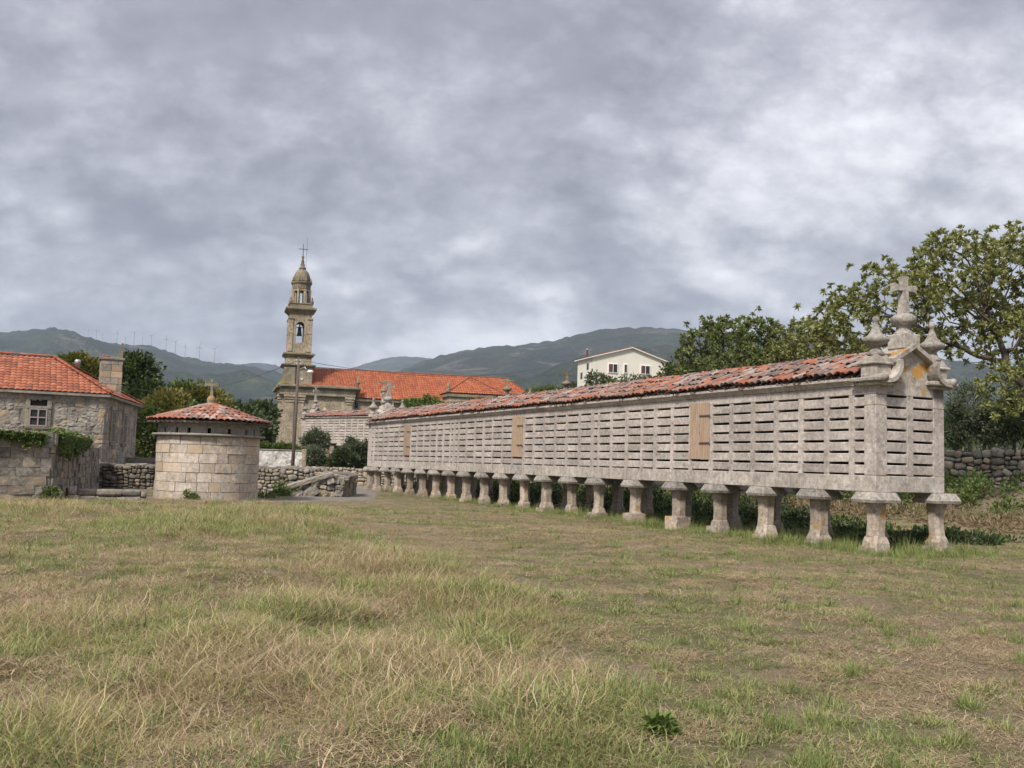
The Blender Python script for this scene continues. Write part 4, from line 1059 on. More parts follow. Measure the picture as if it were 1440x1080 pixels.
# ---------------------------------------------------------------- church
def church():
    BZ = 1.4
    # local frame: x along nave (towards the apse), y away from camera
    A0 = at(392, 548, 150); B0 = at(640, 566, 158)
    d = (B0 - A0); ang = math.atan2(d.y, d.x)
    root = empty('church', (A0.x, A0.y, BZ), ang, 'baroque granite church with a tall bell tower and long orange tiled roof', 'church')
    Mi = root.matrix_basis.inverted() if False else (Matrix.Translation((A0.x, A0.y, BZ)) @ Matrix.Rotation(ang, 4, 'Z')).inverted()
    def lp(px, py, yl=0.0):      # pixel -> local point on plane y=yl
        r = ray(px, py); o = Mi @ Vector((0, 0, EYE)); e = Mi @ (r + Vector((0, 0, EYE))); dd = e - o
        return o + dd * ((yl - o.y) / dd.y)
    def bx(nm, x0, x1, y0, y1, z0, z1, mat=M_church, ch=.03): return MB().box(x0, x1, y0, y1, z0, z1, ch=ch).build(nm, mat, root)
    zc = lp(420, 543).z; xr = lp(502, 548).x; xe = lp(768, 560).x
    depth = 13.0
    # facade bay
    bx('west_bay', .6, xr - .3, 0, depth, -.5, zc - .5)
    # giant pilasters at the front corner
    for i, (x0, x1, y0, h) in enumerate(((.1, .9, .3, 0), (1.1, 2.4, -.5, 0), (3.0, 3.9, -.28, 0), (xr - 1.6, xr - .6, -.25, 0))):
        p = bx('pilaster', x0, x1, y0, 1.2, .8, zc - 2.6)
        MB().box(x0 - .15, x1 + .15, y0 - .15, 1.2, 0, .8, ch=.05).build('pilaster_base', M_church, p)
        for k, zz in enumerate((zc - 2.6, zc - 2.2, zc - 1.8)):
            MB().box(x0 - .1 - .1 * k, x1 + .1 + .1 * k, y0 - .1 - .1 * k, 1.2, zz, zz + .36, ch=.06).build('capital', M_church, p)
    # entablature + big cornice
    bx('entablature', .2, xr - .2, -.38, depth, zc - 1.4, zc - .5)
    bx('string_course', .0, xr - .2, -.52, depth, zc - 1.42, zc - 1.2, M_churchg)
    prof = [(-.30, zc - .5), (-.45, zc - .32), (-.85, zc - .2), (-1.0, zc - .12), (-1.0, zc + .12), (-.2, zc + .28), (.6, zc + .28), (.6, zc - .5)]
    cm = MB(); n = len(prof)
    vs = [(x, y, z) for x in (-.2, xr + .5) for y, z in prof]; cm.add(vs, [tuple(range(n))[::-1], tuple(range(n, 2 * n))] + [(i, (i + 1) % n, (i + 1) % n + n, i + n) for i in range(n)]); cm.build('cornice', M_churchg, root)
    bx('cornice_return', -.35, .3, -.9, depth, zc - .35, zc + .1, M_churchg)
    # volute block at the foot of the tower
    t0, t1 = lp(396, 520), lp(411, 539)
    MB().prism([(t0.x - .35, zc + .2), (t1.x + .35, zc + .2), (t1.x + .35, lp(400, 516).z), (t0.x + .35, lp(400, 516).z), (t0.x + .15, zc + 1.3), (t0.x - .1, zc + .7)][::-1], -.3, 1.5).build('volute_block', M_churchg, root)
    MB().rings([[(t0.x + .5 + q * cos(a_), .4 + q * sin(a_), z_) for a_ in [k * pi / 4 for k in range(8)]] for q, z_ in ((1.0, zc + .28), (.8, zc + .55), (.2, zc + .75))]).build('moss_cushion', M_moss, root)
    bx('parapet_finial', xr - .1, xr + .25, -.5, -.15, zc + .28, zc + .8, M_churchg)
    MB().lathe([(.3, 0), (.34, .2), (.15, .5), (.2, .7), (.05, 1.4)], 10).build('finial', M_churchg, root, (xr + .1, -.3, zc + .8))
    # nave wall and low eave
    e1 = lp(497, 560, .6); e2 = lp(633, 566, .6); zl = (e1.z + e2.z) / 2
    bx('nave_wall', xr - .3, xe, .6, depth - .6, -.5, zl - .5)
    bx('nave_cornice', xr - .3, xe + .2, .1, .8, zl - .5, zl - .05, M_churchg)
    for i in range(5):
        xx = xr + 2.5 + i * 4.2; MB().box(xx - .45, xx + .45, .55, .62, zl - 4.6, zl - 2.4).build('window', M_glass, root)
    # little round-headed niches and doorway hood seen above the short granary
    q = lp(499, 570, .55); MB().lathe([(.01, 0), (.45, .02), (.5, .3)], 12, Matrix.Rotation(pi / 2, 4, 'X')).build('round_window', M_glass, root, (q.x, .62, q.z))
    # roof: ridge from the tower to the apse hip
    rz_ = lp(560, 524.5, depth / 2).z; x0 = .9; xrid1 = lp(713, 534, depth / 2).x
    rr = random.Random(3); yf = -.35
    eL = zc + .22
    tiled_slope(root, ((x0, yf + .3, eL), (xr, yf + .3, eL), (xr, depth / 2, rz_), (x0, depth / 2, rz_)), M_roofc, .42, .55, rr, amp=.09)
    sl_ = (rz_ - zl) / (depth / 2 - .1)
    tiled_slope(root, ((xr + .02, .0, zl), (xe + .2, .0, zl), (xrid1, depth / 2, rz_), (xr + .02, depth / 2, rz_)), M_roofc, .42, .55, rr, amp=.09)
    tiled_slope(root, ((xe + .2, .0, zl), (xe + .2, depth, zl), (xrid1, depth / 2, rz_), (xrid1, depth / 2, rz_)), M_roofc, .42, .55, rr, amp=.09)
    tiled_slope(root, ((xe + .2, depth, zl), (x0, depth, zl), (x0, depth / 2, rz_), (xrid1, depth / 2, rz_)), M_roofc, .6, .8, rr, amp=.09)
    for a, b in (((x0, depth / 2, rz_ + .1), (xrid1, depth / 2, rz_ + .1)), ((xe + .2, 0, zl + .1), (xrid1, depth / 2, rz_ + .1))): ridge_line(root, a, b, M_roofc, .6, 1.7)
    # transept: low hipped projection
    tx0, tx1 = lp(632, 553, -3.5).x, lp(708, 556, -3.5).x; tz = lp(632, 552, -3.9).z; ta = lp(663, 531, .5)
    bx('transept_wall', tx0, tx1, -3.5, 1.5, -.5, tz - .6)
    bx('transept_cornice', tx0 - .3, tx1 + .3, -3.8, 1.2, tz - .6, tz - .1, M_churchg)
    tc = (tx0 + tx1) / 2 - .3
    tiled_slope(root, ((tx0 - .4, -3.9, tz), (tx1 + .4, -3.9, tz), (tc, .5, ta.z), (tc, .5, ta.z)), M_roofc, .42, .55, rr, amp=.09)
    tiled_slope(root, ((tx0 - .4, 3.5, tz), (tx0 - .4, -3.9, tz), (tc, .5, ta.z), (tc, 3.5, ta.z)), M_roofc, .42, .55, rr, amp=.09)
    tiled_slope(root, ((tx1 + .4, -3.9, tz), (tx1 + .4, 3.5, tz), (tc, 3.5, ta.z), (tc, .5, ta.z)), M_roofc, .42, .55, rr, amp=.09)
    for a, b in (((tx0 - .4, -3.9, tz + .1), (tc, .5, ta.z + .1)), ((tx1 + .4, -3.9, tz + .1), (tc, .5, ta.z + .1))): ridge_line(root, a, b, M_roofc, .6, 1.7)
    MB().lathe([(.35, 0), (.4, .3), (.2, .6), (.28, .9), (.05, 1.7)], 10).build('finial', M_churchg, root, (tx0 - .2, -3.6, tz))
    # ---- tower
    cxp = lp(419.5, 500, 2.3); cx = cxp.x; cy = 2.3
    zz = lambda py: lp(420, py, cy - 2).z
    tw = bpy.data.objects.new('tower', None); link(tw, root, (cx, cy, 0)); 
    def tb(nm, hw, z0, z1, mat=M_church, ch=.04): return MB().box(-hw, hw, -hw, hw, z0, z1, ch=ch).build(nm, mat, tw)
    def moulding(nm, hw, z0, z1, mat=M_churchg):
        hh = z1 - z0; pr = [(hw, z0), (hw + .2, z0 + hh * .25), (hw + .5, z0 + hh * .5), (hw + .62, z0 + hh * .62), (hw + .62, z0 + hh * .85), (hw + .1, z1)]
        return MB().rings([[(-h, -h, z), (h, -h, z), (h, h, z), (-h, h, z)] for h, z in pr]).build(nm, mat, tw)
    z_a, z_b, z_c, z_d = zz(517), zz(503), zz(441), zz(433)
    tb('tower_base', 2.15, zc - 1.5, z_a + .1)
    moulding('tower_cornice', 2.0, z_a - .1, z_a + .6); tb('tower_base', 1.95, z_a + .6, z_b)
    moulding('tower_cornice', 1.8, z_b - .05, z_b + .85)
    # belfry with four arched openings
    zb0, zb1 = z_b + .85, z_c; H = zb1 - zb0; hw, ow = 1.72, .62; zo0, zs = zb0 + H * .26, zb0 + H * .70
    MB().box(-hw, hw, -hw, hw, zb0, zo0, ch=.03).build('belfry_wall', M_church, tw)
    for sx in (-1, 1):
        for sy in (-1, 1):
            MB().box(min(sx * ow, sx * hw), max(sx * ow, sx * hw), min(sy * ow, sy * hw), max(sy * ow, sy * hw), zo0, zb1 - .5).build('belfry_pier', M_church, tw)
            a, b = sx * (hw - .25), sy * (hw - .25)
            MB().box(a - .38, a + .38, b - .38, b + .38, zb0 + .1, zb1 - .55, ch=.06).build('corner_pilaster', M_church, tw)
            MB().box(a - .46, a + .46, b - .46, b + .46, zb1 - .95, zb1 - .6, ch=.06).build('capital', M_churchg, tw)
            MB().box(a - .42, a + .42, b - .42, b + .42, zb0 + H * .48, zb0 + H * .51, ch=.03).build('band', M_churchg, tw)
    for k in range(4):
        arch = MB(); n = 10; vs = []
        for i in range(n + 1):
            a = pi * i / n; vs += [(-ow * cos(a), -hw + .02, zs + ow * sin(a)), (-ow * cos(a), -hw + .02, zb1 - .5), (-ow * cos(a), -ow, zb1 - .5), (-ow * cos(a), -ow, zs + ow * sin(a))]
        fs = [(i * 4 + j, i * 4 + (j + 1) % 4, i * 4 + 4 + (j + 1) % 4, i * 4 + 4 + j) for i in range(n) for j in range(4)]
        arch.add(vs, fs, Matrix.Rotation(k * pi / 2, 4, 'Z')); arch.build('arch', M_church, tw)
    MB().box(-hw, hw, -hw, hw, zb1 - .5, zb1 + .1, ch=.03).build('belfry_wall', M_church, tw)
    bl = MB().lathe([(.62, -.9), (.52, -.75), (.40, -.3), (.36, .2), (.28, .42), (.1, .5), (.12, .7), (.22, .8), (.22, 1.0), (.05, 1.1)], 14).build('bell', M_bell, tw, (0, 0, zs - .45))
    bl.scale = (.72, .72, 1.1)
    MB().tube([(-ow - .1, 0, zs - .1), (ow + .1, 0, zs - .1)], .06, 6).build('bell_beam', M_iron, tw)
    moulding('tower_cornice', 1.75, z_c - .0, z_d + .2)
    # balustrade stage
    z_e, z_f = z_d + .2, zz(426)
    tb('parapet', 1.75, z_e, z_f - .1, M_churchg); tb('parapet_rail', 1.85, z_f - .1, z_f + .08, M_churchg)
    for sx in (-1, 1):
        for sy in (-1, 1): MB().lathe([(.22, 0), (.28, .3), (.12, .5), (.16, .65), (.03, 1.1)], 8).build('finial', M_churchg, tw, (sx * 1.65, sy * 1.65, z_f + .05))
    # octagonal lantern
    z_g, z_h = zz(404), zz(396); ro = 1.48; zz0 = z_f
    MB().lathe([(ro, zz0 - .05), (ro, zz0 + .15)], 8, smooth=False, a0=pi / 8).build('lantern_base', M_church, tw)
    for k in range(8):
        a = pi / 8 + k * pi / 4
        MB().box(-.22, .18, -.17, .17, zz0 + .15, z_g, Matrix.Rotation(a, 4, 'Z') @ Matrix.Translation((ro - .22, 0, 0)), .03).build('lantern_pier', M_church, tw)
        MB().box(-.15, .15, -.13, .13, zz0 + .1, z_g - .1, Matrix.Rotation(a, 4, 'Z') @ Matrix.Translation((ro - .02, 0, 0)), .04).build('lantern_column', M_church, tw)
        # spandrel
        a2 = a + pi / 8; rf = ro * cos(pi / 8) - .05; hh = ro * sin(pi / 8) - .1; vs = []; n = 6; ow2 = hh - .06
        for i in range(n + 1):
            t = pi * i / n; x = -ow2 * cos(t); z = z_g - .72 + ow2 * sin(t)
            vs += [(rf, x, z), (rf, x, z_g), (rf - .3, x, z_g), (rf - .3, x, z)]
        fs = [(i * 4 + j, i * 4 + (j + 1) % 4, i * 4 + 4 + (j + 1) % 4, i * 4 + 4 + j) for i in range(n) for j in range(4)]
        MB().add(vs, fs, Matrix.Rotation(a2, 4, 'Z')).build('arch', M_church, tw)
    MB().lathe([(ro + .02, z_g), (ro + .05, z_h - .25), (ro + .25, z_h), (ro + .28, z_h + .18), (ro - .1, z_h + .3)], 8, smooth=False, a0=pi / 8).build('lantern_cornice', M_churchg, tw)
    z_i = zz(375)
    hd = z_i - z_h - .3
    MB().lathe([(1.36 * cos(t) ** .75 if t < 1.3 else .42, z_h + .3 + hd * sin(t)) for t in np.linspace(0, 1.32, 12)], 16, smooth=True).build('dome', M_churchg, tw)
    for k in range(8):
        a = pi / 8 + k * pi / 4; MB().lathe([(.13, 0), (.17, .2), (.06, .4), (.02, .8)], 6).build('finial', M_churchg, tw, (1.5 * cos(a), 1.5 * sin(a), z_h + .25))
    z_j = zz(355)
    hp = z_j - z_i; MB().lathe([(.42, z_i - .12), (.60, z_i + .05), (.55, z_i + .25), (.30, z_i + hp * .22), (.38, z_i + hp * .30), (.22, z_i + hp * .45), (.28, z_i + hp * .52), (.13, z_i + hp * .72), (.24, z_i + hp * .86), (.10, z_j)], 12).build('spirelet', M_churchg, tw)
    z_k = zz(339)
    cr = MB().tube([(0, 0, z_j - .1), (0, 0, z_k)], .05, 6).build('cross', M_iron, tw)
    MB().tube([(-.75, 0, z_j + (z_k - z_j) * .55), (.75, 0, z_j + (z_k - z_j) * .55)], .05, 6).build('cross_arm', M_iron, cr)
    MB().tube([(.55, .5, z_i), (.62, .5, z_k + 1.2)], .025, 5).build('lightning_rod', M_iron, tw)
M_moss = flat('moss_cushion', (.16, .15, .04), .95, .3, 3)
church()

# ---------------------------------------------------------------- white house
def white_house():
    P = at(834, 500, 118); Q = at(935, 507, 121); d = Q - P; ang = math.atan2(d.y, d.x)
    z0 = 1.4; root = empty('white_house', (P.x, P.y, z0), ang, 'white rendered house with a low tiled gable rising above the long granary roof', 'house')
    W = d.xy.length; hz = (P.z + Q.z) / 2 - z0; L = 11.0; az = at(888, 488, 119.5).z - z0; ax = W * .53; L = 5.0
    MB().prism([(0, -.5), (W, -.5), (W, hz), (ax, az - .22), (0, hz)], 0, L).build('wall', M_plaster, root)
    rr = random.Random(6); ov = .35
    for (a, b) in (((-ov, hz - .12), (ax, az)), ((W + ov, hz - .12), (ax, az))):
        quad = ((a[0], -ov, a[1]), (a[0], L + ov, a[1]), (b[0], L + ov, b[1]), (b[0], -ov, b[1])) if a[0] > ax else ((a[0], L + ov, a[1]), (a[0], -ov, a[1]), (b[0], -ov, b[1]), (b[0], L + ov, b[1]))
        tiled_slope(root, quad, M_roof, .3, .45, rr, amp=.06)
        poly = [(a[0], a[1] - .14), (b[0], b[1] - .14), (b[0], b[1] - .03), (a[0], a[1] - .03)]
        if a[0] > ax: poly = poly[::-1]
        MB().prism(poly, -ov + .02, L + ov - .02).build('verge_board', M_trim, root)
    Mi = (Matrix.Translation((P.x, P.y, z0)) @ Matrix.Rotation(ang, 4, 'Z')).inverted()
    def lp(px, py):
        r = ray(px, py); o = Mi @ Vector((0, 0, EYE)); e = Mi @ (r + Vector((0, 0, EYE))); dd = e - o
        return o + dd * (-o.y / dd.y)
    for (x0, y0, x1, y1, m) in ((855, 512, 868.5, 524, 1), (877, 512.5, 882, 524.5, 0), (900.5, 514.5, 914, 526, 1)):
        a, b = lp(x0, y1), lp(x1, y0); w, h = b.x - a.x, b.z - a.z
        MB().box(a.x - .08, b.x + .08, -.05, .03, a.z - .1, b.z + .1).build('window_surround', M_trim, root)
        fw = framed_window(root, Matrix.Translation(((a.x + b.x) / 2, -.19, a.z)), w, h, m, M_trim, .12)
        MB().box(-w / 2 + .05, -w / 2 + w * .38, .1, .118, .05, h - .05).build('blind', M_curtain, fw)
    for zz in (3.2,):
        pass
    for (px, py) in ((841, 497),):
        a = lp(px, py); MB().lathe([(.11, 0), (.11, 1.3), (.16, 1.3), (.16, 1.4), (.1, 1.45)], 10).build('chimney', M_metal, root, (a.x, 3.5, hz - .2))
    a = lp(918, 500); MB().lathe([(.12, 0), (.12, 1.2), (.25, 1.25), (.25, 1.6), (.05, 1.7)], 8).build('flue', M_iron, root, (a.x, 3, hz))
    for i, (yy, zz) in enumerate(((1.6, hz - 1.6), (3.6, hz - 2.6))):
        MB().box(-.04, .02, yy - .3, yy + .3, zz, zz + .8).build('window', M_glass, root)
white_house()

# ---------------------------------------------------------------- crosses beyond the granary
def calvary(px, ytop, ybase, Y, w, label, gable=False):
    t, b = at(px, ytop, Y), at(px, ybase, Y); root = empty('stone_cross', (b.x, b.y, 0), .2, label, 'stone cross', 'stone crosses beyond the granary')
    hh = t.z - b.z; cross_h = hh * .62; zb = t.z - cross_h
    MB().box(-.5, .5, -.5, .5, -.2, .5, ch=.04).build('base', M_cap, root)
    MB().rings([[(-a, -a, z), (a, -a, z), (a, a, z), (-a, a, z)] for a, z in ((.2, .5), (.15, zb - .45))]).build('shaft', M_cap, root)
    MB().lathe([(.16, -.5), (.2, -.45), (.13, -.36), (.16, -.28), (.30, -.2), (.3, -.1), (.12, 0), (.08, .05)], 12).build('capital', M_churchg, root, (0, 0, zb))
    stone_cross(root, 0, 0, zb, cross_h, w, M_churchg, 0, .13)
calvary(713, 531, 552, 62, .75, 'mossy stone cross on a thick foot beyond the granary roof by the church apse')
calvary(796.5, 521, 545, 56, .62, 'slender mossy stone cross rising over the granary roof near the white house')
calvary(539, 533, 556, 88, 1.0, 'thin stone cross beside the far gable cross of the granary')
calvary(745, 546, 556, 60, .3, 'very small stone cross tip just over the granary roof by the church')
# ---------------------------------------------------------------- vegetation
def leafmat(name, c1, c2, c3, trans=.25, rough=.55):
    m, T, b, pos = newmat(name)
    a = T.new('ShaderNodeAttribute'); a.attribute_name = 'rnd'
    n = T.noise(pos, .9, 4, .6)
    k = T.math('ADD', T.math('MULTIPLY', a.outputs['Fac'], .6), T.math('MULTIPLY', n, .4))
    col = T.ramp(k, [(.15, c1), (.5, c2), (.85, c3)])
    T.l.new(col, b.inputs['Base Color']); b.inputs['Roughness'].default_value = rough; b.inputs['Specular IOR Level'].default_value = .35
    tr = T.new('ShaderNodeBsdfTranslucent'); T.l.new(T.mix(1.0, col, (1.1, 1.15, .6), 'MULTIPLY'), tr.inputs[0])
    mx = T.new('ShaderNodeMixShader'); mx.inputs[0].default_value = trans
    out = [n_ for n_ in T.n if n_.type == 'OUTPUT_MATERIAL'][0]
    T.l.new(b.outputs[0], mx.inputs[1]); T.l.new(tr.outputs[0], mx.inputs[2]); T.l.new(mx.outputs[0], out.inputs[0])
    return m
M_bark = flat('grey_brown_bark', (.105, .085, .068), .95, .35, 8, 0, .5)
M_loq = leafmat('loquat_leaf', (.105, .125, .04), (.21, .225, .075), (.32, .32, .14))
M_dkg = leafmat('dark_leaf', (.025, .04, .018), (.05, .078, .03), (.10, .13, .05))
M_mid = leafmat('mid_green_leaf', (.05, .075, .022), (.10, .14, .04), (.17, .215, .07))
M_yel = leafmat('yellowing_leaf', (.075, .08, .02), (.16, .15, .035), (.28, .22, .055))
M_loq2 = leafmat('broad_leaf', (.06, .085, .025), (.125, .155, .05), (.21, .235, .09))
M_oli = leafmat('olive_leaf', (.06, .078, .048), (.12, .14, .09), (.20, .22, .15))
M_fern = leafmat('fern_leaf', (.05, .085, .02), (.10, .16, .035), (.17, .23, .06))
M_brown = leafmat('dead_bracken', (.11, .08, .045), (.19, .145, .085), (.29, .23, .145), .15, .9)
def leaves(pts, dirs, L, Wd, rs, fold=.25, droop=.22):
    """numpy: elongated 4-vertex leaves at pts pointing along dirs. returns V,F,rnd"""
    n = len(pts); d = dirs / np.linalg.norm(dirs, axis=1, keepdims=True)
    rnd_ = rs.normal(size=(n, 3)); side = np.cross(d, rnd_); side /= np.linalg.norm(side, axis=1, keepdims=True) + 1e-9
    l = L * rs.uniform(.7, 1.2, (n, 1)); w = Wd * rs.uniform(.75, 1.2, (n, 1))
    dn = np.array([0, 0, -1.0]) * l * droop * rs.uniform(.2, 1, (n, 1))
    a = pts; b = pts + d * l * .5 + side * w; c = pts + d * l + dn; e = pts + d * l * .5 - side * w
    V = np.stack([a, b, c, e], 1).reshape(-1, 3); F_ = np.arange(n * 4).reshape(n, 4)
    return V, F_, rs.random(n)
def leaf_obj(name, parts, mat, parent=None, kind=None):
    V = np.concatenate([p[0] for p in parts]); o = 0; Fs = []; A = []
    for v, f_, r in parts: Fs.append(f_ + o); o += len(v); A.append(r)
    me = np_mesh(name, V, np.concatenate(Fs), mat, {'rnd': ('FACE', np.concatenate(A))})
    ob = bpy.data.objects.new(name, me); link(ob, parent)
    if kind: ob['kind'] = kind
    return ob
def colonize(base, attractors, step, infl, kill, rs, trunk_to=None, iters=140):
    nodes = [np.array(base, float)]; par = [-1]
    if trunk_to is not None:
        for q in trunk_to: nodes.append(np.array(q, float)); par.append(len(nodes) - 2)
    A = np.array(attractors); N = np.array(nodes); D = np.linalg.norm(A[:, None] - N[None], axis=2); near = D.argmin(1); dm = D.min(1)
    for it in range(iters):
        if not len(A): break
        ok = dm < infl
        if not ok.any(): ok = dm <= dm.min() + .01
        new = []
        for k in np.unique(near[ok]):
            v = (A[ok & (near == k)] - N[k]); v = (v / np.linalg.norm(v, axis=1, keepdims=True)).sum(0)
            nv = np.linalg.norm(v)
            if nv < 1e-6: continue
            v = v / nv + rs.normal(size=3) * .18; v /= np.linalg.norm(v); p = N[k] + v * step
            if np.linalg.norm(N - p, axis=1).min() > step * .4: new.append((p, k))
        if not new: break
        o = len(N)
        for p, k in new: nodes.append(p); par.append(k)
        N2 = np.array([p for p, _ in new]); N = np.concatenate([N, N2]); D2 = np.linalg.norm(A[:, None] - N2[None], axis=2)
        m2 = D2.min(1); a2 = D2.argmin(1) + o; b = m2 < dm; near = np.where(b, a2, near); dm = np.where(b, m2, dm)
        keep_ = dm > kill; A, near, dm = A[keep_], near[keep_], dm[keep_]
    return np.array(nodes), np.array(par)
def branch_mesh(nodes, par, tip_r, trunk_r, expo=2.3):
    n = len(nodes); r = np.zeros(n); kids = [[] for _ in range(n)]
    for i in range(1, n): kids[par[i]].append(i)
    for i in range(n - 1, -1, -1):
        r[i] = tip_r if not kids[i] else sum(r[k] ** expo for k in kids[i]) ** (1 / expo)
    r = np.minimum(r * (trunk_r / r[0]) if r[0] > trunk_r else r, trunk_r); r = np.maximum(r, tip_r)
    mb = MB()
    for i in range(n):
        for k in kids[i]:
            if par[i] >= 0 and kids[i] and k != max(kids[i], key=lambda q: r[q]):
                mb.tube([nodes[i], nodes[k]], [min(r[i], r[k] * 1.2), r[k]], 5)
    # chains along the main child
    done = set()
    for i in range(n):
        starts = [0] if i == 0 else [k for k in kids[i] if k != max(kids[i], key=lambda q: r[q])]
        for s in starts:
            ch = [s]
            while kids[ch[-1]]: ch.append(max(kids[ch[-1]], key=lambda q: r[q]))
            if len(ch) > 1: mb.tube([nodes[q] for q in ch], [r[q] for q in ch], 6 if r[s] > .05 else 4)
    return mb, r, kids
def rosette_tree(name, label, cat, base, blobs, natt, seed, mat, leaf=(.28, .05), per=9, step=.4, trunk_r=.28, trunk_to=None, tip=.015, group=None, kill=.8, tips_only=True, inner=.3):
    rs = np.random.RandomState(seed); root = empty(name, tuple(base), 0, label, cat, group); att = []
    tot = sum(b[3] * b[4] * b[5] for b in blobs)
    for (x, y, z, rx, ry, rz) in blobs:
        k = int(natt * rx * ry * rz / tot) + 8; q = rs.normal(size=(k, 3)); q /= np.linalg.norm(q, axis=1, keepdims=True); q *= rs.uniform(.3, 1, (k, 1)) ** (1 / 2.2)
        att.append(q * [rx, ry, rz] + [x, y, z])
    att = np.concatenate(att) - np.array(base)
    nodes, par = colonize((0, 0, 0), att, step, 5.0, kill, rs, [np.array(q) - np.array(base) for q in (trunk_to or [])])
    mb, r, kids = branch_mesh(nodes, par, tip, trunk_r)
    mb.build('trunk', M_bark, root)
    V = []
    for i in range(len(nodes)):
        ch = kids[i]
        if i == 0: continue
        isT = not ch
        if not isT and (r[i] > tip * 3.2 or rs.random() > inner): continue
        d = nodes[i] - nodes[par[i]]; d /= np.linalg.norm(d) + 1e-9; d = d * .7 + np.array([0, 0, .5])
        k = per if isT else per // 2; q = rs.normal(size=(k, 3)); q /= np.linalg.norm(q, axis=1, keepdims=True)
        dirs = q * .75 + d * .85 + np.array([0, 0, .15]); V.append((np.repeat(nodes[i][None], k, 0) + q * .04 + d * .03, dirs))
        if isT:
            for _ in range(3):
                off = q[:1] * .3 + rs.normal(size=3) * .22; q2 = rs.normal(size=(k - 2, 3)); V.append((np.repeat((nodes[i] + off[0])[None], k - 2, 0), q2 + d * .7))
    P = np.concatenate([a for a, _ in V]); Dd = np.concatenate([b for _, b in V])
    leaf_obj('crown', [leaves(P, Dd, leaf[0], leaf[1], rs)], mat, root)
    return root
def bushy(name, label, cat, blobs, n, seed, mats, leaf=(.16, .05), trunk=True, group=None, kind=None, clump=.35, base=None):
    """dense crown: leaf sprays gathered in clumps over the shells of several lobes, with gaps"""
    rs = np.random.RandomState(seed); bx = np.array(blobs)
    base = base or (float(bx[0][0]), float(bx[0][1]), 0.0)
    root = empty(name, base, 0, label, cat, group) if not kind else None
    tot = sum(b[3] * b[5] for b in blobs); parts = {i: [] for i in range(len(mats))}
    for bi, (x, y, z, rx, ry, rz) in enumerate(blobs):
        nc = max(6, int(n / 34 * rx * rz / tot)); q = rs.normal(size=(nc, 3)); q /= np.linalg.norm(q, axis=1, keepdims=True)
        rad = rs.uniform(.45, 1.08, (nc, 1)) ** .7; c = q * rad * [rx, ry, rz] + [x, y, z]
        for k in range(nc):
            m = 34; cs = clump * rs.uniform(.5, 1.3)
            dd = rs.normal(size=(m, 3)); dd /= np.linalg.norm(dd, axis=1, keepdims=True)
            p = c[k] + dd * cs * rs.uniform(.2, 1, (m, 1)) * [1, 1, .75]
            p = p[p[:, 2] > base[2] + .02]
            if not len(p): continue
            dd = dd[:len(p)] + q[k] * .8 + [0, 0, .35]
            parts[rs.randint(len(mats)) if rs.random() < .35 else bi % len(mats)].append((p - (np.array(base) if root else 0), dd))
    for i, mt in enumerate(mats):
        if parts[i]:
            P = np.concatenate([a for a, _ in parts[i]]); D = np.concatenate([b for _, b in parts[i]])
            o = leaf_obj('crown' if root else name, [leaves(P, D, leaf[0], leaf[1], rs)], mt, root)
            if not root: tag(o, label, cat, kind=kind)
    if trunk and root:
        mb = MB()
        for (x, y, z, rx, ry, rz) in blobs:
            b = Vector((x, y, z)) - Vector(base); s = Vector((R.uniform(-.1, .1), R.uniform(-.1, .1), 0))
            mb.tube([s, s + Vector((b.x * .3, b.y * .3, b.z * .5)), b, b + Vector((R.uniform(-.3, .3) * rx, 0, rz * .6))], [.12 + .03 * rx, .09 + .02 * rx, .05, .02], 6)
        mb.build('trunk', M_bark, root)
    return root
def blob(px, py, Y, rpx, rpy, ry=None):
    p = at(px, py, Y); k = Y / f; return (p.x, p.y, p.z, rpx * k, (ry if ry else rpx * k * .8), rpy * k)
# big loquat-like tree on the right
bk = Vector((22.0, 37.5, 1.15))
rosette_tree('tree', 'large spreading tree with leaf rosettes and bare grey limbs behind the granary cross', 'tree', bk,
    [blob(1345, 385, 37, 72, 66), blob(1262, 425, 36, 64, 52), blob(1430, 400, 38, 75, 78), blob(1195, 450, 36, 50, 52), blob(1400, 480, 37, 55, 45), blob(1500, 450, 38, 60, 70), blob(1420, 545, 36, 42, 42), blob(1290, 480, 37, 60, 30)],
    3000, 4, M_loq, (.22, .042), 22, .36, .36, [(21.4, 37.4, 2.6), (20.7, 37.2, 3.9), (19.9, 37.0, 5.0), (19.0, 36.9, 5.7)], .014, kill=.37, inner=.45)
# row of broader, denser trees behind the roof
rosette_tree('tree', 'dense green tree between the white house and the big spreading tree', 'tree', (9.9, 45.5, .6),
    [blob(1010, 500, 44, 55, 50), blob(1050, 470, 45, 45, 26), blob(1090, 505, 45, 55, 48), blob(975, 520, 44, 38, 40), blob(1010, 470, 45, 26, 20), blob(1040, 520, 43, 60, 30)],
    2200, 9, M_loq2, (.22, .042), 22, .40, .25, [(10.0, 45.4, 2.2)], .014, kill=.36, inner=.9)
rosette_tree('tree', 'yellowish green tree right behind the tiled roof, next to the big spreading tree', 'tree', (13.6, 43.5, 1.0),
    [blob(1140, 500, 42, 48, 46), blob(1180, 510, 42, 45, 45), blob(1225, 515, 41, 40, 40), blob(1110, 520, 42, 40, 30)],
    2000, 12, M_loq, (.21, .04), 21, .38, .22, [(13.7, 43.4, 2.2)], .014, kill=.36, inner=.8)
bushy('tree', 'low dark leafy tree filling the gap beneath the dense tree and the roof', 'tree', [blob(950, 530, 52, 24, 20), blob(1000, 535, 50, 60, 25), blob(1075, 535, 48, 70, 28), blob(1160, 535, 46, 60, 30)], 9000, 31, [M_dkg, M_mid], (.22, .07), clump=.5)
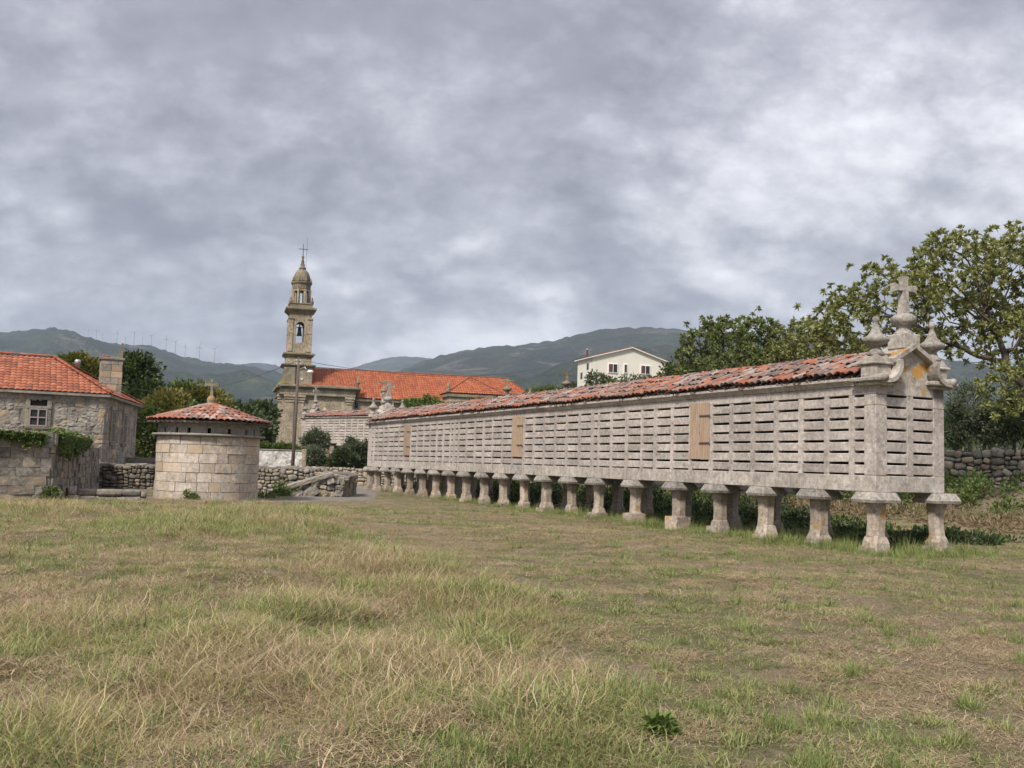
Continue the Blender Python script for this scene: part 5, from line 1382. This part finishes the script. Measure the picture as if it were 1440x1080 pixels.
# olive-like bushes above the right wall
bushy('olive_tree', 'grey-green bush with fine leaves above the drystone wall, beside the granary end', 'bush', [blob(1365, 580, 46, 32, 40), blob(1340, 600, 46, 25, 30), blob(1395, 595, 46, 26, 32)], 14000, 14, [M_oli, M_dkg], (.15, .028), clump=.3)
bushy('olive_tree', 'darker fine-leaved bush at the right edge above the drystone wall', 'bush', [blob(1425, 585, 45, 30, 40), blob(1460, 560, 45, 40, 56)], 14000, 15, [M_dkg, M_oli], (.17, .032), clump=.32)
bushy('shrub', 'pale mixed shrub growing in the far field behind the drystone wall', 'bush', [blob(1410, 650, 55, 60, 28), blob(1350, 655, 57, 50, 20)], 3000, 16, [M_oli], (.2, .05), clump=.5)
# left group of trees
bushy('tree', 'dark green broadleaf tree rising behind the house chimney', 'tree', [blob(190, 525, 78, 24, 24), blob(180, 560, 78, 26, 30), blob(205, 560, 77, 22, 26), blob(188, 600, 77, 22, 36)], 13000, 21, [M_dkg, M_mid], (.42, .13), clump=.8)
bushy('tree', 'yellowing autumn tree left of the dovecote roof', 'tree', [blob(235, 575, 74, 32, 24), blob(215, 605, 73, 28, 34), blob(255, 600, 73, 26, 26)], 14000, 22, [M_yel, M_mid], (.36, .11), clump=.7)
bushy('tree', 'olive green tree directly behind the dovecote cross', 'tree', [blob(262, 560, 80, 26, 18), blob(285, 568, 80, 28, 22), blob(240, 568, 80, 18, 14), blob(300, 590, 80, 30, 20)], 12000, 23, [M_mid, M_yel], (.40, .12), clump=.75)
bushy('tree', 'small dark trees line right of the dovecote below the hill', 'tree', [blob(335, 588, 95, 28, 16), blob(366, 588, 98, 18, 16), blob(345, 608, 92, 34, 22)], 12000, 24, [M_dkg], (.5, .15), clump=1.0)
bushy('tree', 'light green tree top showing over the left house roof', 'tree', [blob(105, 512, 70, 16, 14), blob(128, 522, 70, 18, 18), blob(98, 530, 70, 20, 20), blob(140, 545, 70, 20, 26)], 8000, 25, [M_mid, M_yel], (.34, .1), clump=.6)
bushy('hedge', 'green hedge on top of the peeling white wall', 'hedge', [blob(372, 632, 54, 16, 7), blob(395, 632, 54, 16, 7), blob(412, 636, 54, 10, 8)], 5000, 26, [M_mid], (.16, .05), clump=.3)
bushy('shrub', 'rounded grey-green bush left in front of the short granary', 'bush', [blob(443, 622, 64, 15, 17), blob(440, 645, 63, 15, 16)], 7000, 27, [M_oli], (.22, .045), clump=.35)
bushy('shrub', 'wide dark green bush right in front of the short granary', 'bush', [blob(500, 635, 64, 16, 16), blob(483, 645, 63, 14, 14), blob(515, 640, 64, 12, 18), blob(468, 652, 63, 10, 8)], 8000, 28, [M_oli, M_dkg], (.22, .05), clump=.38)
bushy('shrub', 'green leafy shrub tops peeking over the granary roof by the far gable', 'bush', [blob(580, 569, 60, 12, 7), blob(607, 566, 60, 14, 8), blob(592, 580, 60, 30, 12)], 3000, 29, [M_fern], (.22, .05), clump=.35)
bushy('shrub', 'loose pale shrub tops in front of the white house', 'bush', [blob(838, 536, 66, 10, 12), blob(860, 540, 66, 16, 8), blob(895, 537, 66, 20, 8), blob(925, 536, 66, 14, 10), blob(880, 552, 66, 60, 12)], 5000, 30, [M_oli, M_mid], (.26, .06), clump=.4)
bushy('tree', 'distant tree clump left of the white house at the foot of the hill', 'tree', [blob(775, 556, 140, 34, 9), blob(812, 548, 135, 12, 8)], 3500, 33, [M_mid, M_oli], (.5, .15), clump=.9)
# far woods at the feet of the hills
def far_woods():
    rs = np.random.RandomState(3); P = []; D = []
    for (x0, x1, Ya, Yb, cnt, hpx) in ((-200, 400, 160, 420, 260, 9), (430, 960, 190, 500, 300, 9), (900, 1700, 150, 420, 240, 9)):
        for k in range(cnt):
            Y = rs.uniform(Ya, Yb); px = rs.uniform(x0, x1); X = (px - 720) / f * Y; h = rs.uniform(6, 12); m = 60; w = rs.uniform(3, 6)
            q = rs.normal(size=(m, 3)); q /= np.linalg.norm(q, axis=1, keepdims=True); q2 = q * [w, w, h / 2] * rs.uniform(.6, 1, (m, 1)) + [X, Y, 1.5 + h / 2]
            P.append(q2); D.append(q + [0, 0, .5])
    o = leaf_obj('woods', [leaves(np.concatenate(P), np.concatenate(D), 2.6, .9, rs)], M_dkg)
    tag(o, 'dark belt of far woods at the foot of the hills behind the buildings', 'woods', kind='stuff')
far_woods()
# ivy on the left wall
def ivy(label, A, B, ztop, n, seed, mats, drop):
    """strands creeping over a wall top and down its face; A->B runs along the face"""
    rs = np.random.RandomState(seed); A = np.array(A); B = np.array(B); d = (B - A) / np.linalg.norm(B - A); nr = np.array([d[1], -d[0]]); P = []; D = []
    for k in range(n):
        t = rs.uniform(); nn = max(0, .55 + 1.2 * fbm(t * 5, seed * 1.7, 2, 3)); hang = drop * nn * rs.uniform(.2, 1); q = A + (B - A) * t
        for j in range(26):
            z = ztop(t) + .10 * nn + rs.normal() * .04 - hang * (j / 26) ** 1.3; off = rs.uniform(.02, .16) * (1 if j > 4 else -2) + .05
            P.append((*(q + nr * off + d * rs.normal() * .05 + d * .1 * sin(j)), z)); D.append((nr[0] * .8 + rs.normal() * .5, nr[1] * .8 + rs.normal() * .5, rs.normal() * .5 - .1))
    P = np.array(P); D = np.array(D); m = len(P) // 2; root = empty('ivy', (float(A[0]), float(A[1]), 0), 0, label, 'ivy')
    for i, mt in enumerate(mats):
        sl = slice(i * m, (i + 1) * m) if False else slice(i, None, len(mats))
        leaf_obj('leaves', [leaves(P[sl] - np.array([A[0], A[1], 0]), D[sl], .12, .045, rs)], mt, root, 'stuff')
ivy('ivy hanging over the left end of the ashlar wall', (-17.0, 27.8), (-14.25, 29.55), lambda t: 2.02, 150, 41, [M_mid, M_fern], .75)
ivy('thick ivy clump spilling over the receding part of the ashlar wall', (-14.15, 30.2), (-15.9, 36.2), lambda t: 2.08 - .12 * t, 360, 42, [M_fern, M_mid], .85)
bushy('shrub', 'small leafy weed at the foot of the ashlar wall', 'weed', [(*at(72, 694, 29.3).xy, .2, .22, .15, .25)], 700, 43, [M_mid], (.09, .03), trunk=False, clump=.1)
bushy('shrub', 'small green weed at the foot of the dovecote', 'weed', [(*at(265, 700, 32.6).xy, .12, .3, .12, .2)], 600, 44, [M_fern], (.10, .02), trunk=False, clump=.1)
bushy('shrub', 'weeds sprouting beside the dovecote on the right', 'weed', [(*at(378, 695, 37).xy, .12, .5, .2, .18), (*at(400, 690, 39).xy, .3, .4, .2, .35)], 1100, 45, [M_fern, M_mid], (.10, .03), trunk=False, clump=.14)
# bracken and brambles on the bank, undergrowth behind the pillars
M_nettle = leafmat('shaded_nettle_leaf', (.015, .025, .01), (.03, .05, .018), (.06, .085, .03))  # leaf green darkened to stand in for the shade under the granary
def mass(name, label, cat, pts, seed, mats, leaf, per, size):
    rs = np.random.RandomState(seed); parts = [[] for _ in mats]
    for i, (x, y, z, h) in enumerate(pts):
        q = rs.normal(size=(per, 3)); q /= np.linalg.norm(q, axis=1, keepdims=True); p = q * [size, size, h * .5] * rs.uniform(.3, 1, (per, 1)) + [x, y, z + h * .5]
        parts[rs.randint(len(mats))].append((p, q + [0, 0, .6]))
    for i, mt in enumerate(mats):
        o = leaf_obj(name, [leaves(np.concatenate([a for a, _ in parts[i]]), np.concatenate([b for _, b in parts[i]]), leaf[0], leaf[1], rs)], mt); tag(o, label, cat, kind='stuff')
def gw(u, v): # granary coords -> world
    p = _gm @ Vector((v, u, 0)); return p.x, p.y
pts = []; ptb = []; ptd = []
rs = np.random.RandomState(8)
for k in range(900):
    u, v = rs.uniform(-14, 36), rs.uniform(15.0, 19.7); x, y = gw(u, v); n = fbm(x * .5, y * .5, 2)
    if n > -.02: pts.append((x, y, terrain(x, y) - .05, rs.uniform(.3, .8) * (1.1 if v > 16.5 else .7)))
for k in range(1500):
    u, v = rs.uniform(-16, 30), rs.uniform(9.5, 18.5); x, y = gw(u, v)
    if fbm(x * .35, y * .35, 23) < -.1: continue
    ptb.append((x, y, terrain(x, y) - .05, rs.uniform(.25, .6)))
mass('ferns', 'bright green ferns and brambles on the bank below the drystone wall', 'ferns', pts, 3, [M_fern, M_mid], (.20, .045), 50, .38)
mass('bracken', 'brown dead bracken at the foot of the bank', 'bracken', ptb, 4, [M_brown], (.22, .022), 34, .36)
pu = []
for k in range(1500):
    u, v = rs.uniform(1.0, 34), rs.uniform(1.9, 7.5); x, y = gw(u, v); h = (rs.uniform(.15, .6) + .5 * max(0, fbm(x * .5, y * .5, 3))) * (.6 + 1.0 * sstep(u, 5, 14)) * sstep(v, .9, 3.0)
    
    if u < 3 + 1.2 * (v - 2):
        if rs.rand() < .3: continue
        h *= .55  # low dark plants added here in place of the granary's shadow
    if fbm(x * .6, y * .6, 13) > -.12 - .3 * sstep(u, 8, 16): pu.append((x, y, terrain(x, y) - .05, h + .06))
mass('undergrowth', 'dark green nettles and brambles growing behind the granary pillars, darkened further as shade', 'undergrowth', pu, 5, [M_nettle, M_mid, M_nettle], (.15, .028), 52, .3)
pe = []
for k in range(420):
    u, v = rs.uniform(-.6, 26), rs.choice([-1, 1]) * 1; u = rs.uniform(-.9, 24) ; v = rs.uniform(-.45, .6) + (0 if u > 0 else rs.uniform(0, 2.4)); x, y = gw(u, v)
    if fbm(x * .9, y * .9, 6) > -.05 - (.5 if u < 4 else 0): pe.append((x, y, terrain(x, y) - .04, rs.uniform(.08, .24) * (1.2 if u < 5 else .8)))
# ---- weed in the foreground
bushy('weed', 'single leafy green weed in the bare grass at the lower right centre', 'weed', [(*at(925, 1045, 5.6).xy, .06, .07, .06, .06), (*at(928, 1042, 5.62).xy, .12, .045, .045, .06)], 420, 46, [M_mid, M_fern], (.06, .018), trunk=False, clump=.045)
# ---------------------------------------------------------------- grass
def blade_mat(name, c1, c2, c3, trans=.3):
    m, T, b, pos = newmat(name)
    r = rnd(T); a = T.new('ShaderNodeAttribute'); a.attribute_name = 'rnd'
    k = T.math('ADD', T.math('MULTIPLY', r, .45), T.math('MULTIPLY', a.outputs['Fac'], .55))
    col = T.ramp(k, [(.1, c1), (.5, c2), (.9, c3)])
    T.l.new(col, b.inputs['Base Color']); b.inputs['Roughness'].default_value = .7
    tr = T.new('ShaderNodeBsdfTranslucent'); T.l.new(col, tr.inputs[0]); mx = T.new('ShaderNodeMixShader'); mx.inputs[0].default_value = trans
    out = [n_ for n_ in T.n if n_.type == 'OUTPUT_MATERIAL'][0]
    T.l.new(b.outputs[0], mx.inputs[1]); T.l.new(tr.outputs[0], mx.inputs[2]); T.l.new(mx.outputs[0], out.inputs[0])
    return m
G_green = blade_mat('grass_green', (.11, .15, .045), (.235, .28, .10), (.37, .39, .16))
G_dry = blade_mat('grass_straw', (.21, .145, .085), (.43, .325, .20), (.64, .52, .36))
G_olive = blade_mat('grass_olive', (.15, .15, .05), (.31, .285, .115), (.47, .41, .20))
def tuft(name, n, rad, h, w, el_rng, mat, seed, curl=.6, wob=.4):
    """bundle of curved blades; el_rng: range of their starting elevation angle"""
    rs = np.random.RandomState(seed); V = []; Fq = []; A = []
    for i in range(n):
        a, r = rs.uniform(0, 2 * pi), rad * rs.uniform() ** .6; x, y = r * cos(a), r * sin(a)
        b = rs.uniform(0, 2 * pi); L = h * rs.uniform(.5, 1.15); el = rs.uniform(*el_rng)
        px, py, pz = x, y, -.01 + .03 * rs.uniform() * (el_rng[1] < 1); o = len(V); ww = w * rs.uniform(.6, 1.2); segs = 4 if h > .12 else 3; rv = rs.uniform()
        for s in range(segs + 1):
            sx, sy = -sin(b) * ww / 2, cos(b) * ww / 2; k = 1 - (s / segs) ** 1.5 * .9; V += [(px + sx * k, py + sy * k, pz), (px - sx * k, py - sy * k, pz)]
            st = L / segs; px += cos(b) * cos(el) * st; py += sin(b) * cos(el) * st; pz = max(pz + sin(el) * st, .004)
            el -= curl * rs.uniform(.2, 1.3) / segs; b += rs.normal() * wob
        for s in range(segs): Fq.append((o + 2 * s, o + 2 * s + 1, o + 2 * s + 3, o + 2 * s + 2)); A.append(rv)
    me = np_mesh(name, V, Fq, mat, {'rnd': ('FACE', A)})
    return bpy.data.objects.new(name, me)
def scatter(name, label, pts, variants):
    """pts: rows x,y,z,yaw,scale,zscale,idx ; instanced blades through geometry nodes"""
    P = np.array(pts, dtype=np.float32); me = bpy.data.meshes.new(name); me.from_pydata(P[:, :3].tolist(), [], []); me.update()
    for nm, c in (('yaw', 3), ('scl', 4), ('zs', 5)):
        a = me.attributes.new(nm, 'FLOAT', 'POINT'); a.data.foreach_set('value', P[:, c].copy())
    a = me.attributes.new('vid', 'INT', 'POINT'); a.data.foreach_set('value', P[:, 6].astype(np.int32))
    c = bpy.data.collections.new(name + '_blades')
    for i, v in enumerate(variants): v.name = f'{name}_{chr(97 + i)}'; c.objects.link(v)
    ob = bpy.data.objects.new(name, me); link(ob); tag(ob, label, 'grass', kind='stuff')
    ng = bpy.data.node_groups.new(name + '_scatter', 'GeometryNodeTree')
    ng.interface.new_socket('Geometry', in_out='INPUT', socket_type='NodeSocketGeometry'); ng.interface.new_socket('Geometry', in_out='OUTPUT', socket_type='NodeSocketGeometry')
    N, Lk = ng.nodes, ng.links; gi = N.new('NodeGroupInput'); go = N.new('NodeGroupOutput'); ip = N.new('GeometryNodeInstanceOnPoints')
    ci = N.new('GeometryNodeCollectionInfo'); ci.inputs['Collection'].default_value = c; ci.inputs['Separate Children'].default_value = True; ci.inputs['Reset Children'].default_value = True
    ip.inputs['Pick Instance'].default_value = True
    def attr(nm, t):
        n = N.new('GeometryNodeInputNamedAttribute'); n.data_type = t; n.inputs['Name'].default_value = nm; return n.outputs[0]
    rot = N.new('ShaderNodeCombineXYZ'); Lk.new(attr('yaw', 'FLOAT'), rot.inputs[2]); sc = N.new('ShaderNodeCombineXYZ'); s_ = attr('scl', 'FLOAT')
    Lk.new(s_, sc.inputs[0]); Lk.new(s_, sc.inputs[1]); Lk.new(attr('zs', 'FLOAT'), sc.inputs[2])
    Lk.new(gi.outputs[0], ip.inputs['Points']); Lk.new(ci.outputs[0], ip.inputs['Instance']); Lk.new(attr('vid', 'INT'), ip.inputs['Instance Index'])
    Lk.new(rot.outputs[0], ip.inputs['Rotation']); Lk.new(sc.outputs[0], ip.inputs['Scale']); Lk.new(ip.outputs[0], go.inputs[0])
    md = ob.modifiers.new('scatter', 'NODES'); md.node_group = ng
    return ob
def to_px(x, y):
    X = x; Yc = y * cos(PITCH) - EYE * sin(PITCH); Zc = -y * sin(PITCH) - EYE * cos(PITCH)
    return 720 + f * (X * cos(ROLL) + Zc * sin(ROLL)) / Yc, 540 - f * (-X * sin(ROLL) + Zc * cos(ROLL)) / Yc
SWATHES = [(330, 735, 150, 20), (560, 800, 140, 32), (655, 850, 90, 24), (120, 890, 130, 34), (300, 950, 150, 45), (560, 960, 150, 50), (800, 1000, 110, 45), (80, 1040, 150, 45), (700, 905, 80, 34), (60, 722, 80, 10), (430, 860, 90, 22)]
SW = []
for (a, b, c, d) in SWATHES:
    r_ = ray(a, b); k = -EYE / r_.z; r2 = ray(a, b - d); k2 = -EYE / r2.z; r3 = ray(a + c, b); SW.append((r_.x * k, k, abs(r3.x - r_.x) * k, abs(k2 - k)))
def swathe(x, y):
    m = 0
    for (cx, cy, rx, ry) in SW:
        q = ((x - cx) / rx) ** 2 + ((y - cy) / ry) ** 2
        if q < 4: m = max(m, math.exp(-q * .9))
    return m
def meadow():
    rs = np.random.RandomState(77); short = []; tall = []
    VS = [tuft('a', 54, .16, .07, .0058, (.3, 1.2), G_green, 1, .9), tuft('b', 54, .17, .075, .005, (.1, 1.0), G_olive, 2, .8), tuft('c', 60, .19, .11, .0048, (.0, .45), G_dry, 3, .3, .6), tuft('d', 60, .19, .13, .0042, (-.05, .35), G_dry, 4, .2, .7), tuft('e', 36, .06, .125, .0065, (.5, 1.45), G_green, 5, 1.0)]
    VT = [tuft('a', 70, .19, .19, .0034, (.2, 1.25), G_dry, 11, 1.7, .5), tuft('b', 62, .22, .23, .0032, (.05, .9), G_dry, 12, 1.4, .6), tuft('c', 70, .17, .15, .0055, (.35, 1.3), G_green, 13, 1.5), tuft('d', 66, .18, .17, .0042, (.2, 1.25), G_olive, 14, 1.6, .5), tuft('e', 3, .16, .42, .003, (.4, 1.3), G_dry, 15, 1.2), tuft('f', 56, .2, .22, .004, (.0, .8), G_olive, 16, .6, .6)]
    bands = [(3.6, 7, 150), (7, 10, 130), (10, 15, 105), (15, 22, 62), (22, 32, 32), (32, 60, 8)]
    for (y0, y1, den) in bands:
        xm = .58 * y1 + 1; n = int(den * (y1 - y0) * 2 * xm)
        for k in range(n):
            x, y = rs.uniform(-xm, xm), rs.uniform(y0, y1)
            if abs(x) > .57 * y + 1.0: continue
            v, u = g_local(x, y)
            if v > 17.5 or (x < -14 and y > 29) : continue
            if (x + 10.9) ** 2 + (y - 34.6) ** 2 < 3.2: continue
            if y > 30 and x < -11 and y > 30.6: continue
            if pathmask(x, y) > .35 + .3 * rs.rand(): continue
            if y > 34 and x < -9: continue
            d = .5 + .45 * (dryness(x, y) - .5); tm = tallmask(x, y); far = 1 + .35 * sstep(y, 12, 30)
            pa = .8 * fbm(x * 1.6, y * 1.6, 9, 3) + .7 * fbm(x * 5.2, y * 5.2, 19, 2)                       # small-scale patches
            z = terrain(x, y) - .005; g = d + .5 * pa
            sh = sstep(v, -1.2, 0) * sstep(3.2 - v, 0, .8) if -1 < u < 36 else 0
            hole = fbm(x * .22 + 4, y * .22, 31, 3)
            sw = sstep(1.15 * swathe(x, y) + .35 * fbm(x * 1.1, y * 1.1, 51, 3), .2, .75)
            tt = tm * (.08 + .62 * sw) * (.45 + .9 * sstep(hole + .25 * (y > 21) + .3 * sstep(8 - y, 0, 2) + .25 * sstep(x, -3, 0), -.12, .25))
            if y < 34 and rs.rand() < tt:
                r_ = rs.rand(); s = rs.uniform(.6, 1.15) * far * (.5 + 1.0 * sw) * (.75 + .6 * sstep(fbm(x * 2.6, y * 2.6, 41, 2), -.3, .4))
                idx = (2 if r_ < .55 else 3 if r_ < .78 else 5 if r_ < .88 else 0) if g < .5 else (0 if r_ < .24 else 1 if r_ < .48 else 5 if r_ < .64 else 3 if r_ < .80 else 2 if r_ < .94 else 4)
                tall.append((x, y, z, rs.uniform(0, 6.28), s, s * rs.uniform(.7, 1.15), idx))
                if rs.rand() < .35: short.append((x, y, z, rs.uniform(0, 6.28), 1.3 * far, 1.2, rs.randint(0, 4)))
            else:
                bare = sstep(fbm(x * .8 + 9, y * .8, 17, 3) + .12 * sstep(x, -1, 2) - .12 * sstep(y, 8, 16), .05, .28)
                if rs.rand() < bare * .5: continue
                r_ = rs.rand(); k2 = sh
                if g < .45 or k2 > .3: idx = 0 if r_ < .42 else 4 if r_ < .52 + .2 * k2 else 1 if r_ < .85 else 2 if k2 < .3 else 0
                else: idx = 2 if r_ < .34 else 3 if r_ < .58 else 1 if r_ < .84 else 0
                s = rs.uniform(.6, 1.15) * far * (.75 + .7 * sstep(fbm(x * 3.5, y * 3.5, 43, 2), -.2, .45)); short.append((x, y, z, rs.uniform(0, 6.28), s, s * (rs.uniform(.7, 1.2) + 1.1 * k2 + .7 * tm), idx))
    for _ in range(150):
        y = 4.6 + 16 * rs.rand() ** 1.6; x = rs.uniform(-.1, .56) * y; z = terrain(x, y) - .005; n = rs.randint(3, 8); g_ = rs.rand()
        for q in range(n): short.append((x + rs.normal() * .05, y + rs.normal() * .05, z, rs.uniform(0, 6.28), rs.uniform(.7, 1.1), rs.uniform(.8, 1.5), 4 if rs.rand() < .7 else 1 if g_ < .5 else 0))
    # richer tufts round the pillar feet
    for (x, y, z, h) in pe:
        for _ in range(3): short.append((x + rs.normal() * .12, y + rs.normal() * .12, terrain(x, y) - .005, rs.uniform(0, 6), 1.2, rs.uniform(1.4, 2.6), 4 if rs.rand() < .6 else 0))
    scatter('grass', 'short mown grass mixing green blades with dry straw', short, VS)
    scatter('tall_grass', 'uncut dry tall grass swathes on the left half of the meadow', tall, VT)
    print('GRASS', len(short), len(tall))
meadow()
# ---------------------------------------------------------------- air
def haze():
    m = bpy.data.materials.new('haze_air'); m.use_nodes = True; T = NT(m.node_tree); T.n.clear()
    out = T.new('ShaderNodeOutputMaterial'); v = T.new('ShaderNodeVolumePrincipled'); v.inputs['Density'].default_value = HAZE
    v.inputs['Color'].default_value = (.66, .80, 1.0, 1); v.inputs['Anisotropy'].default_value = 0.0
    T.l.new(v.outputs[0], out.inputs['Volume'])
    o = MB().box(-5600, 5600, -3100, 7650, -5.5, 900).build('haze', m); o['kind'] = 'stuff'; o['label'] = 'thin bluish summer haze between here and the hills'; o['category'] = 'haze'
HAZE = 0.00009
haze()
